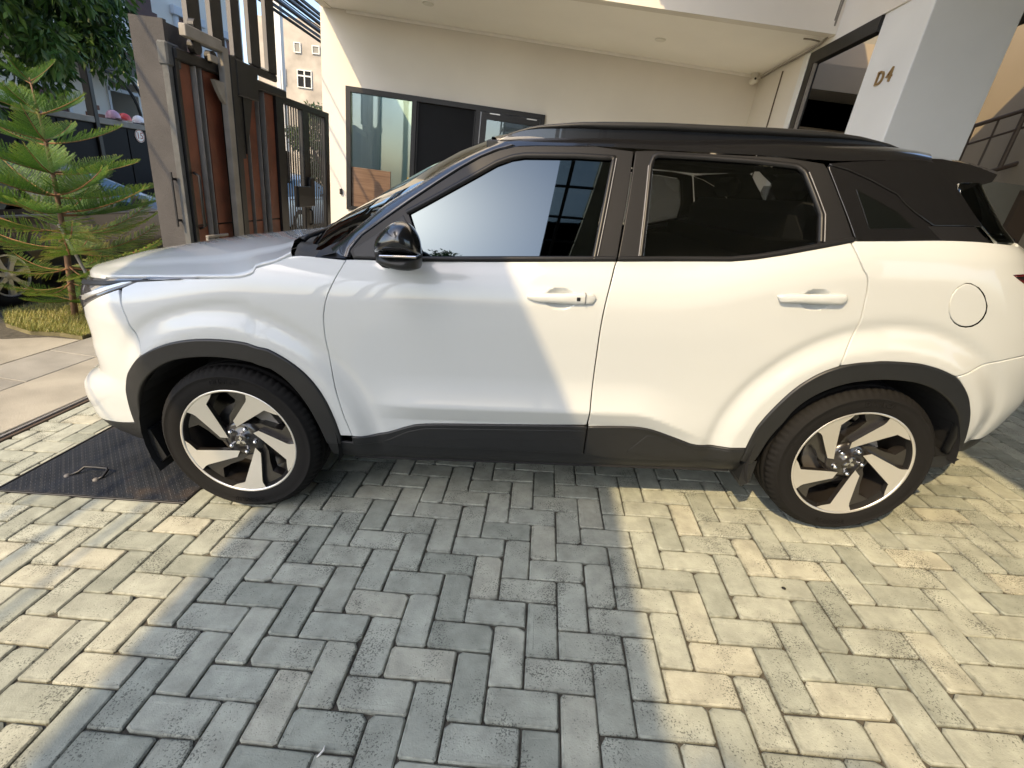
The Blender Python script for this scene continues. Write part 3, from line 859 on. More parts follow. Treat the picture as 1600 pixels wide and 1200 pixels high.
q_out = O['quarter'] + [(3.30, 1.232), (3.40, 1.19), (3.35, 1.15), (3.235, 1.137), (3.108, 1.137), (3.17, 1.096), (3.30, 1.04), (3.36, .93), (3.33, .845), (3.14, .834), (3.004, .810), (2.927, .780), (2.864, .757)]
k = max(i for i, p in enumerate(ao) if p[0] < 2.86)
q_out = q_out + ao[9:k + 1][::-1] + [(2.476, .803)] + [(qs[-1][0] + .003, qs[-1][1])] + [(p[0] + .003, p[1]) for p in qs[::-1][1:-1]]
quarter = panel('rear_quarter', q_out, MAT['paint'], car, holes=[hole])
panel('fuel_door', [(fc[0] + (fr - .0022) * math.cos(2 * math.pi * i / 40), fc[1] + (fr - .0022) * math.sin(2 * math.pi * i / 40)) for i in range(40)], MAT['paint'], quarter, curve=False)
bump_r = panel('rear_bumper', [(2.868, .752), (2.930, .775), (3.006, .805), (3.14, .829), (3.33, .840), (3.36, .925), (SR, .86), (SR, .40), (3.55, .42), (3.32, .475), (3.264, .43), (3.19, .428), (3.108, .430), (3.085, .446), (3.058, .490), (3.020, .553), (2.979, .62), (2.951, .667), (2.905, .718)], MAT['paint'], car)
tl = panel('tail_lamp', [(3.112, 1.134), (3.235, 1.134), (3.36, 1.148), (3.55, 1.15), (3.75, 1.14), (3.75, 1.07), (3.5, 1.06), (3.30, 1.046), (3.175, 1.098)], MAT['red_lens'], car, curve=False)
panel('lamp_bar', [(3.118, 1.131), (3.235, 1.131), (3.36, 1.144), (3.75, 1.136), (3.75, 1.118), (3.36, 1.122), (3.20, 1.115), (3.150, 1.118)], MAT['gloss'], tl, off=.003, curve=False)
tg = panel('tailgate', [(3.405, 1.19), (3.31, 1.235), (3.5, 1.238), (SR, 1.24), (SR, .865), (3.37, .93), (3.308, 1.04), (3.5, 1.055), (3.755, 1.065), (3.755, 1.145), (3.55, 1.155), (3.36, 1.153)], MAT['paint'], car, curve=False)
panel('rear_valance', [(3.045, .345), (3.105, .425), (3.19, .424), (3.262, .426), (3.32, .470), (3.55, .415), (SR, .395), (SR, .33), (3.5, .35), (3.34, .405), (3.26, .365), (3.15, .352)], MAT['plastic'], car, off=-.004)
bump_f = panel('front_bumper', [(-.490, .980), (-.536, .951), (-.60, .919), (-.693, .880), (-.86, .868), (-.98, .82), (-1.08, .72), (-1.12, .60), (-1.06, .50), (-1.0, .42), (-.87, .345), (-.75, .335), (-.694, .337), (-.651, .347), (-.604, .353), (-.538, .372), (-.514, .452), (-.502, .517), (-.490, .577), (-.454, .633), (-.403, .682), (-.352, .727), (-.366, .80), (-.389, .87), (-.438, .946)], MAT['paint'], car)
panel('front_valance', [(-.474, .345), (-.534, .367), (-.604, .348), (-.651, .342), (-.694, .332), (-.75, .330), (-.87, .340), (-1.0, .415), (SF, .42), (SF, .235), (-.85, .225), (-.68, .235), (-.60, .25), (-.52, .262), (-.478, .285)], MAT['plastic'], car, off=-.004)
gr = panel('grille', [(-.87, .864), (-.99, .816), (-1.09, .718), (-1.13, .60), (-1.07, .50), (-1.01, .425), (SF, .43), (SF, .93), (-1.05, .915)], MAT['gloss'], car, off=-.012, curve=False)
for zz in (.56, .63, .70, .77, .84):
    panel('grille_bar', [(-1.16, zz), (SF, zz), (SF, zz + .028), (-1.16, zz + .028)], MAT['plastic'], gr, off=.002, curve=False, lip=.02)
lamp = panel('head_lamp', [(-.250, 1.0415), (-.444, 1.028), (-.539, 1.017), (-.618, 1.006), (-.75, .992), (-.95, .975), (-1.02, .945), (-.99, .895), (-.85, .876), (-.693, .886), (-.60, .925), (-.536, .957), (-.491, .987), (-.441, 1.0305)], MAT['lamp'], car, curve=False, sp=.016)
panel('chrome_strip', [(-.455, 1.0195), (-.50, .991), (-.56, .956), (-.65, .920), (-.74, .905), (-.74, .921), (-.66, .938), (-.58, .968), (-.53, .996), (-.50, 1.010)], MAT['machined'], lamp, off=.003, curve=False, sp=.012, lip=.004)
panel('lamp_strip', [(-.30, 1.034), (-.44, 1.022), (-.56, 1.004), (-.70, .985), (-.83, .97), (-.83, .957), (-.70, .968), (-.57, .985), (-.50, 1.004), (-.44, 1.014)], MAT['frame_black'], lamp, off=.004, curve=False, sp=.012, lip=.004)
sill = panel('sill', O['sill'], MAT['plastic'], car, off=-.004)
panel('cladding', O['door_cladding_front'], MAT['plastic'], door_f, off=.009, lip=.02, rad=.005)
panel('cladding', O['door_cladding_rear'], MAT['plastic'], door_r, off=.009, lip=.02, rad=.005)
fo = [(.434, .372)] + O['archFo'][:-1] + [(-.532, .368), (-.482, .352)]
panel('cladding_facet', [(1.735, .440), (1.655, .345), (1.80, .322), (2.146, .331), (2.148, .388), (1.955, .380), (1.876, .413)], MAT['plastic'], door_r, off=.0125, lip=.02, rad=.007, curve=False)
panel('cladding_facet', [(.60, .352), (.72, .415), (.80, .436), (1.475, .452), (1.474, .40), (.85, .372)], MAT['plastic'], door_f, off=.012, lip=.02, rad=.006, curve=False)
trimF = panel('arch_trim', fo + O['archFi'][1:-1] + [(.372, .345), (.43, .345)], MAT['plastic'], car, off=.011, lip=.03, rad=.006)
trimR = panel('arch_trim', [(2.150, .330)] + O['archRo'] + [(3.098, .400), (3.046, .392)] + O['archRi'][1:-1] + [(2.205, .31)], MAT['plastic'], car, off=.011, lip=.03, rad=.006)
side_parts = [fender, quarter, bump_r, sill, trimF, trimR, lamp, tl]

# dark shell behind the shut lines
shell_o = [(-.50, .98), (-.30, 1.02), (0, 1.035), (.3, 1.08), (.55, 1.11), (1.2, 1.12), (1.9, 1.14), (2.3, 1.2), (2.8, 1.235), (3.2, 1.2), (3.3, .8), (3.1, .52), (3.0, .6), (2.9, .72), (2.75, .79), (2.6, .81), (2.4, .78), (2.25, .66), (2.17, .5), (2.12, .33), (1.3, .30), (.48, .33), (.43, .48), (.36, .65), (.22, .78), (0, .82), (-.2, .80), (-.36, .72), (-.44, .6), (-.47, .5), (-.49, .42), (-.62, .38), (-.80, .40), (-.80, .75), (-.72, .87)]
core = panel('inner_shell', shell_o, MAT['void'], car, off=-.03, sp=.06, curve=False)
side_parts.append(core)

# ---------------------------------------------------------------- greenhouse
gl_f = panel('window', O['glassF'], MAT['tinted'], door_f, off=-.006, sp=.03, curve=False, lip=.004)
gl_r = panel('window', O['glassR'], MAT['tinted_rear'], door_r, off=-.006, sp=.03, curve=False, lip=.004)
do = O['doorOut']
bl = [(.56, 1.127), (.829, 1.127), (1.152, 1.136), (1.534, 1.146)]
blr = [(1.540, 1.146), (1.947, 1.158), (2.037, 1.170), (2.126, 1.187), (2.303, 1.226), (2.361, 1.238)]
panel('window_frame', bl + [(1.537, 1.158), (1.551, 1.248), (1.572, 1.379), (1.592, 1.520)] + do[:11][::-1] + [(.548, 1.15)], MAT['frame_black'], door_f, holes=[[tuple(p) for p in inset(resample(O['glassF'][::-1], .02), -.004)]], off=.002, curve=False)
panel('window_frame', blr + [(2.333, 1.313), (2.307, 1.380), (2.270, 1.472), (2.259, 1.490)] + do[12:-1][::-1] + [(1.600, 1.521), (1.579, 1.379), (1.558, 1.248), (1.542, 1.158)], MAT['frame_black'], door_r, holes=[[tuple(p) for p in inset(resample(O['glassR'][::-1], .02), -.004)]], off=.002, curve=False)
def ribbon(name, pts, w, mat, parent, off=.006, closed=False):
    """raised moulding along a line on the body side"""
    pts = resample(pts, .02, closed)
    rows = []
    for i, p in enumerate(pts):
        a = pts[i - 1] if (i > 0 or closed) else p; b = pts[(i + 1) % len(pts)] if (i < len(pts) - 1 or closed) else p
        d = Vector((b[0] - a[0], b[1] - a[1])).normalized(); nx, nz = -d.y * w / 2, d.x * w / 2
        rows.append([PV(p[0] + nx, p[1] + nz, 0), PV(p[0] + nx * .6, p[1] + nz * .6, off), PV(p[0] - nx * .6, p[1] - nz * .6, off), PV(p[0] - nx, p[1] - nz, 0)])
    if closed: rows.append(rows[0])
    return strip(name, rows, mat, parent)
gF, gR2 = O['glassF'], O['glassR']
ribbon('window_seal', [(gF[0][0] - .012, gF[0][1])] + [(p[0], p[1] + .008) for p in gF[1:8]] + [(gF[8][0] + .008, gF[8][1] + .006), (gF[10][0] + .010, gF[10][1]), (gF[11][0] + .010, gF[11][1] - .01)], .020, MAT['frame_black'], door_f, .008)
ribbon('seal_edge', [(gF[8][0] + .015, gF[8][1]), (gF[10][0] + .019, gF[10][1]), (gF[11][0] + .020, gF[11][1])], .005, MAT['seal'], door_f, .009)
ribbon('belt_moulding', [(.81, 1.131), (1.152, 1.141), (1.530, 1.151)], .018, MAT['frame_black'], door_f, .008)
ribbon('belt_moulding', [(1.546, 1.151), (1.947, 1.163), (2.037, 1.175), (2.126, 1.192), (2.303, 1.231), (2.356, 1.243)], .018, MAT['frame_black'], door_r, .008)
ribbon('window_seal', [(gR2[-3][0] - .010, gR2[-3][1]), (gR2[-1][0] - .010, gR2[-1][1]), (gR2[0][0] - .003, gR2[0][1] + .006), (gR2[1][0], gR2[1][1] + .009)] + [(p[0], p[1] + .009) for p in gR2[2:5]] + [(gR2[5][0] + .010, gR2[5][1] + .004)] + [(p[0] + .012, p[1]) for p in gR2[6:9]], .018, MAT['frame_black'], door_r, .008)
ribbon('seal_edge', [(p[0] + .021, p[1]) for p in gR2[5:9]], .004, MAT['seal'], door_r, .008)
ribbon('seal_edge', [(gR2[-3][0] - .018, gR2[-3][1]), (gR2[-1][0] - .018, gR2[-1][1])], .004, MAT['seal'], door_r, .008)
panel('sail_panel', [(.566, 1.130), (.562, 1.158), (.653, 1.214), (.742, 1.277), (.768, 1.229), (.812, 1.133)], MAT['plastic'], door_f, off=.006, curve=False)
arc_ = [(2.276, 1.486), (2.34, 1.469), (2.42, 1.436), (2.52, 1.386), (2.62, 1.337), (2.728, 1.293)]
qg = panel('quarter_glass', arc_ + [(2.783, 1.2495), (2.537, 1.2435), (2.370, 1.239), (2.341, 1.313), (2.313, 1.381), (2.277, 1.474)], MAT['gloss'], car, off=-.001, curve=False)
panel('pane', [(2.366, 1.408), (2.412, 1.280), (2.618, 1.286), (2.478, 1.352)], MAT['gloss_dark'], qg, off=.0006, curve=False, lip=.002, rad=.0004)
dpil = panel('rear_pillar', [(p[0] + .002, p[1] + .0025) for p in arc_] + [(3.051, 1.297), (2.963, 1.406), (2.87, 1.470), (2.816, 1.505), (2.70, 1.512), (2.5, 1.508), (2.36, 1.500), (2.28, 1.492)], MAT['gloss'], car, off=.0015, curve=False)
lowp = panel('pillar_base', O['rearlow'], MAT['frame_black'], car, curve=False)
ap_o = [(.545, 1.127), (.551, 1.156)] + [(p[0] - .004, p[1] + .003) for p in do[1:10]]
side_parts += [qg, dpil, lowp]

# ---------------------------------------------------------------- bonnet, screen, roof
edge = lerp_curve(O['hood_edge'], 34)
hl = [Vector(P(s, z + .0035)) + Vector((0, .0015, 0)) for s, z in edge]
cl = lerp_curve([(-.865, .985), (-.845, 1.008), (-.665, 1.058), (-.444, 1.094), (-.156, 1.129), (.091, 1.149), (.143, 1.1525)], 34)
rows = []
NT = 30
for i in range(34):
    E0 = hl[i]; Cx, Cz = cl[i]
    r = []
    for j in range(2 * NT + 1):
        t = j / NT if j <= NT else 2 - j / NT
        y = E0.y + (YC - E0.y) * t
        fr_ = 1 - i / 33
        g = 1 - (1 - t) ** (2.2 + 1.2 * fr_); h = 1 - (1 - t) ** 1.9
        z = E0.z + (Cz - E0.z) * h
        rid = .010 * sst(.20, .27, t) * sst(0, .25, i / 33) * (1 - .3 * fr_)
        roll = 0
        r.append(Vector((E0.x + (Cx - E0.x) * g, y if j <= NT else 2 * YC - y, z + rid - .010 * h * sst(.3, 1, t) + roll)))
    rows.append(r)
front = [v + Vector((-.012, 0, -.045)) * 1.0 for v in rows[0]]
rows = [front] + rows
rows = [[r[0] + Vector((0, .010, -.03)), r[0] + Vector((0, .0015, -.004))] + r + [r[-1] + Vector((0, -.0015, -.004)), r[-1] + Vector((0, -.010, -.03))] for r in rows]
hood = strip('bonnet', rows, MAT['paint'], car)
rows = [r[2:-2] for r in rows]
# windscreen base, cowl and wipers
rear_edge = rows[-1]
A3 = [(.387, .155, 1.124), (.45, .18, 1.156), (.52, .20, 1.213), (.639, .24, 1.309), (.738, .26, 1.363), (.862, .285, 1.4395), (.986, .305, 1.499), (1.068, .325, 1.540)]
C3 = [(.17, YC, 1.150), (.255, YC, 1.218), (.33, YC, 1.262), (.470, YC, 1.336), (.585, YC, 1.397), (.735, YC, 1.478), (.88, YC, 1.548), (1.02, YC, 1.594)]
A3 = lerp_curve(A3, 20); C3 = lerp_curve(C3, 20)
rows = []
for i in range(20):
    a, c = Vector(A3[i]), Vector(C3[i]); r = []
    for j in range(41):
        t = j / 20 if j <= 20 else 2 - j / 20
        h = 1 - (1 - t) ** 2.1
        y = a.y + (YC - a.y) * t
        r.append(Vector((a.x + (c.x - a.x) * h, y if j <= 20 else 2 * YC - y, a.z + (c.z - a.z) * h)))
    rows.append(r)
screen = strip('windscreen', rows, MAT['tinted'], car)
sb = rows[0]
cowl = strip('cowl', [[p + Vector((.012, 0, -.016)) for p in rear_edge], [rear_edge[0].lerp(sb[0], .5) + Vector((0, 0, -.03)) if False else (p.lerp(Vector((p.x + .11, p.y, p.z)), .5) + Vector((0, 0, -.022))) for p in rear_edge], [Vector((p.x + .17, p.y, p.z + .004)) for p in rear_edge]], MAT['plastic'], car)
for (yy, dy) in ((.40, .52), (.95, .50)):
    k = min(range(len(sb)), key=lambda q: abs(sb[q].y - yy)); b0 = sb[k]
    wp = MB(); wp.tube([b0 + Vector((-.045, 0, .008)), b0 + Vector((-.03, .03, .022)), b0 + Vector((.035, dy * .5, .062)), b0 + Vector((.045, dy, .058))], [.013, .011, .007, .005], 8)
    wp.build('wiper_arm', MAT['frame_black'], car, True)
# A pillar: between the door seam and the screen edge
gl = [(.548, 1.129), (.553, 1.160)] + [(p[0] - .003, p[1] + .003) for p in do[1:9]]
gl = lerp_curve(gl, 24); A24 = lerp_curve([tuple(p) for p in A3], 24)
rows = []
for i in range(24):
    a = Vector(P(*gl[i])); b = Vector(A24[i]); mid = a.lerp(b, .5); n = Vector((-.45, -.75, .5)).normalized()
    rows.append([a + Vector((0, .012, -.006)), a] + [a.lerp(b, t) + n * .016 * 4 * t * (1 - t) for t in (.15, .3, .5, .7, .85)] + [b])
apil = strip('front_pillar', rows, MAT['gloss'], car)
fl = strip('pillar_foot', [[Vector(P(.418 + i * .0195, 1.1255)) for i in range(7)], [Vector(P(.418 + i * .0195, 1.1255)).lerp(Vector(A24[1]), .35) + Vector((0, -.004, .012)) for i in range(7)], [Vector(P(.418 + i * .0195, 1.1255)).lerp(Vector(A24[2]), .7) + Vector((0, .01, .012)) for i in range(7)], [Vector(A24[3])] * 7], MAT['frame_black'], car)
side_parts += [apil, fl]
# roof
gut = [(1.089, 1.5145), (1.151, 1.529), (1.232, 1.533), (1.449, 1.536), (1.63, 1.530), (2.038, 1.516), (2.195, 1.506), (2.30, 1.500), (2.5, 1.508), (2.70, 1.510), (2.80, 1.506)]
gut = lerp_curve(gut, 44)
ctr = lerp_curve([(1.02, 1.594), (1.12, 1.612), (1.4, 1.627), (1.8, 1.632), (2.2, 1.622), (2.6, 1.595), (2.86, 1.568)], 44)
rows = []
for i in range(44):
    a = Vector(P(*gut[i])); r = []
    cx, cz = ctr[i]
    for j in range(61):
        t = j / 30 if j <= 30 else 2 - j / 30
        t2 = t ** 1.8
        h = .48 * (1 - (1 - t2) ** 13) + .52 * (1 - (1 - t2) ** 2.3)
        y = a.y + (YC - a.y) * t2
        r.append(Vector((a.x + (cx - a.x) * (1 - (1 - t2) ** 2), y if j <= 30 else 2 * YC - y, a.z + (cz - a.z) * h)))
    rows.append(r)
roof = strip('roof', rows, MAT['gloss'], car)
# roof rails
rl = [(1.085, .315, 1.545), (1.13, .312, 1.566), (1.22, .308, 1.587), (1.38, .305, 1.598), (1.7, .305, 1.600), (2.1, .305, 1.592), (2.33, .306, 1.585), (2.45, .308, 1.576), (2.56, .312, 1.558), (2.64, .316, 1.538)]
rl = lerp_curve([(a, b, c + .012) for a, b, c in rl], 40); rows = []
for i, p in enumerate(rl):
    t = i / 39; w = .020 * min(1, 4 * t + .15, 4 * (1 - t) + .15); h = .014 * min(1, 3 * t + .2, 3 * (1 - t) + .2)
    p = Vector(p); rows.append([p + Vector((0, w * math.cos(a), h * math.sin(a) - .002)) for a in [2 * math.pi * q / 10 for q in range(11)]])
rail = strip('roof_rail', rows, MAT['plastic'], car)
for i in (0, 13, 26, 39): MB().box((rl[i][0] - .05, .306, rl[i][2] - .035), (rl[i][0] + .05, .325, rl[i][2] - .004), .006).build('rail_foot', MAT['plastic'], rail)
sk = [[Vector((p[0], .302, p[2] - .004)), Vector((p[0], .300, p[2] - .05 * min(1, 6 * i / 39 + .1, 6 * (1 - i / 39) + .1)))] for i, p in enumerate(rl)]
strip('rail_base', sk, MAT['gloss'], rail)
side_parts.append(rail)
# spoiler and rear window
side = [(2.62, 1.528), (2.77, 1.524), (2.87, 1.508), (2.965, 1.474), (2.94, 1.447), (2.81, 1.412), (2.66, 1.500)]
mid = [(2.80, 1.572), (2.95, 1.562), (3.10, 1.543), (3.26, 1.505), (3.24, 1.480), (3.05, 1.470), (2.85, 1.50)]
rows = []
for j in range(25):
    t = abs(j - 12) / 12; y = YC + (j - 12) / 12 * (YC - .255)
    h = 1 - t ** 2.6
    def ye(z): return max(0, .06 + .50 * (z - 1.12) + .22 * (z - 1.12) ** 2)
    rows.append([Vector((a[0] + (b[0] - a[0]) * h, YC + (j - 12) / 12 * (YC - ye(a[1] + (b[1] - a[1]) * h)), a[1] + (b[1] - a[1]) * h)) for a, b in zip(side + side[:1], mid + mid[:1])])
spo = strip('spoiler', rows[::-1], MAT['gloss'], car, False)
n0 = len(side)
for e, fl_ in ((0, False), (-1, True)):
    pts = rows[e][:-1]; mesh_obj('spoiler_end', pts, [tuple(range(n0)) if not fl_ else tuple(range(n0))[::-1]], MAT['gloss'], spo)
rw = panel('rear_window', [(2.966, 1.404), (3.054, 1.297), (3.105, 1.2445), (3.3, 1.241), (SR, 1.243), (SR, 1.46), (3.0, 1.44)], MAT['tinted_rear'], car, curve=False, sp=.05)
# seats behind the tinted glass
MAT['seat'] = M('seat_cloth', (.05, .05, .053), .9)
for yy in (.30, 1.00):
    MB().box((1.30, yy, 1.0), (1.46, yy + .50, 1.36), .05).build('seat_back', MAT['seat'], car); MB().box((1.36, yy + .12, 1.37), (1.46, yy + .38, 1.50), .04).build('head_rest', MAT['seat'], car)
    MB().box((2.30, yy + .1, 1.37), (2.38, yy + .34, 1.47), .03).build('head_rest', MAT['seat'], car)
MB().box((2.24, .25, 1.0), (2.40, 1.56, 1.36), .05).build('seat_back', MAT['seat'], car)

# ---------------------------------------------------------------- door handles and mirror
def inflate(name, outl, y0, y1, mat, parent, layers=9, p=2.4, smooth=True, lean=(0, 0)):
    """rounded solid whose silhouette (x, z) is outl, between depths y0 and y1"""
    n = len(outl); cx = sum(q[0] for q in outl) / n; cz = sum(q[1] for q in outl) / n
    v = []; f = []
    for k in range(layers):
        t = -1 + 2 * k / (layers - 1); sc = max(.02, (1 - abs(t) ** p)) ** (1 / p); y = (y0 + y1) / 2 + t * (y1 - y0) / 2
        u = (t + 1) / 2
        v += [(cx + (q[0] - cx) * sc + lean[0] * u, y, cz + (q[1] - cz) * sc + lean[1] * u) for q in outl]
    for k in range(layers - 1):
        for i in range(n):
            j = (i + 1) % n; f.append((k * n + i, k * n + j, (k + 1) * n + j, (k + 1) * n + i))
    f.append(tuple(range(n))[::-1]); f.append(tuple((layers - 1) * n + i for i in range(n)))
    ar = sum(outl[i][0] * outl[(i + 1) % n][1] - outl[(i + 1) % n][0] * outl[i][1] for i in range(n))
    if ar > 0: f = [q for q in f]
    else: f = [q[::-1] for q in f]
    return mesh_obj(name, v, f, mat, parent, smooth)
hf = smooth_poly([(1.209, 1.019), (1.245, 1.028), (1.333, 1.029), (1.424, 1.034), (1.458, 1.029), (1.466, 1.014), (1.458, .994), (1.40, .990), (1.30, .993), (1.235, .996), (1.212, 1.006)], 2)
hy = PV(1.33, 1.03).y
hh = inflate('door_handle', resample(hf, .012), hy - .036, hy - .004, MAT['paint'], door_f, 11, 3.2)
MB().box((1.393, hy - .0375, 1.006), (1.406, hy - .034, 1.019), .001).build('key_button', MAT['plastic'], door_f)
MB().box((1.424, hy - .0375, .993), (1.4255, hy - .012, 1.034)).build('handle_joint', MAT['plastic'], door_f)
hr_ = smooth_poly([(2.116, 1.046), (2.15, 1.053), (2.22, 1.055), (2.32, 1.058), (2.362, 1.056), (2.371, 1.040), (2.360, 1.022), (2.30, 1.020), (2.2, 1.022), (2.13, 1.022)], 2)
hy2 = PV(2.25, 1.05).y
inflate('door_handle', resample(hr_, .012), hy2 - .036, hy2 - .004, MAT['paint'], door_r, 11, 3.2)
# mirror
cap = smooth_poly([(.712, 1.180), (.710, 1.206), (.729, 1.236), (.756, 1.261), (.787, 1.279), (.820, 1.280), (.846, 1.262), (.862, 1.234), (.868, 1.206), (.867, 1.172)], 2)
mir = inflate('wing_mirror', resample(cap, .012), -.215, -.012, MAT['gloss'], car, 15, 2.3, lean=(-.03, -.012))
low = smooth_poly([(.709, 1.146), (.716, 1.168), (.867, 1.170), (.862, 1.128), (.834, 1.118), (.766, 1.122)], 2)
inflate('mirror_base', resample(low, .012), -.200, .03, MAT['plastic'], mir, 13, 3.0, lean=(-.035, -.002))
MB().box((.735, -.2075, 1.1685), (.855, -.150, 1.1755), .002).build('mirror_strip', MAT['chrome'], mir)
MB().tube([(.715, -.03, 1.15), (.69, .03, 1.155), (.66, .085, 1.16)], [.045, .04, .03], 12).build('mirror_arm', MAT['plastic'], mir, True)
side_parts.append(mir)

# ---------------------------------------------------------------- wheel housings, underside
def housing(cx, a0, a1):
    m = MB(); n = 24; r = .425
    ring = [(cx + r * math.cos(a), WZ + r * math.sin(a)) for a in [math.radians(a0 + (a1 - a0) * i / n) for i in range(n + 1)]]
    ys = (.018, .30, .52)
    v = [(x, y, z) for y in ys for x, z in ring]; f = []
    for k in range(2):
        for i in range(n): f.append((k * (n + 1) + i, k * (n + 1) + i + 1, (k + 1) * (n + 1) + i + 1, (k + 1) * (n + 1) + i))
    f.append(tuple(2 * (n + 1) + i for i in range(n + 1)))
    m.add(v, f)
    return m.build('wheel_housing', MAT['void'], car)
side_parts += [housing(0, -12, 203), housing(WB, 2, 196)]
m = MB(); m.box((.46, .10, .235), (2.14, 1.71, .33)).box((.46, .12, .33), (2.14, 1.69, 1.10)).box((-.62, .46, .25), (.46, 1.35, .95)).box((2.14, .46, .26), (3.15, 1.35, 1.1)).box((-.62, .14, .82), (-.45, 1.67, .93)).box((2.98, .40, .36), (3.25, 1.41, .75))
m.build('underbody', MAT['void'], car)
m = MB(); m.box((2.14, .2, 1.05), (3.0, 1.6, 1.22)).box((.60, .22, 1.10), (2.9, 1.59, 1.14))
m.build('cabin_floor', MAT['void'], car)
# mud flaps and front wheel deflector
m = MB(); m.prism([(-.455, .375), (-.41, .37), (-.372, .235), (-.402, .205), (-.428, .29)], 'y', .05, .26); fl1 = m.build('air_deflector', MAT['plastic'], car)
m = MB(); m.prism([(2.172, .325), (2.225, .325), (2.215, .215), (2.180, .195), (2.168, .225)], 'y', .045, .20); fl2 = m.build('air_deflector', MAT['plastic'], car)
m = MB(); m.prism([(2.93, .355), (3.02, .385), (3.08, .36), (3.02, .318), (2.94, .315)], 'y', .06, .3); fl3 = m.build('air_deflector', MAT['plastic'], car)
side_parts += [fl1, fl2, fl3]

# ---------------------------------------------------------------- wheels
def tyre_shape():
    prof = [(.226, .030), (.232, .016), (.240, .006), (.250, .001), (.268, -.004), (.288, -.0055), (.303, -.004), (.306, -.0065), (.311, -.0065), (.313, -.002), (.325, .008), (.334, .019), (.339, .030), (.342, .043), (.3365, .046), (.3365, .053), (.343, .056), (.3435, .080), (.3365, .083), (.3365, .094), (.3435, .097), (.3435, .120), (.3365, .123), (.3365, .134), (.3435, .137), (.343, .158), (.3365, .161), (.3365, .168), (.342, .171), (.334, .195), (.325, .207), (.29, .220), (.25, .214), (.226, .185)]
    def rf(r, t, k, j):
        if 10 <= j <= 13 or 28 <= j <= 29:
            ph = k % 4
            if ph == 0: return r - (.006 if j != 10 else .002)
        return r
    m = MB(); m.lathe(prof, 288, 'y', rfun=rf); return m
def rotp(r, a, y): return (r * math.cos(math.radians(a)), y, r * math.sin(math.radians(a)))
def face_y(r): return .006 + max(0, .236 - r) * .16
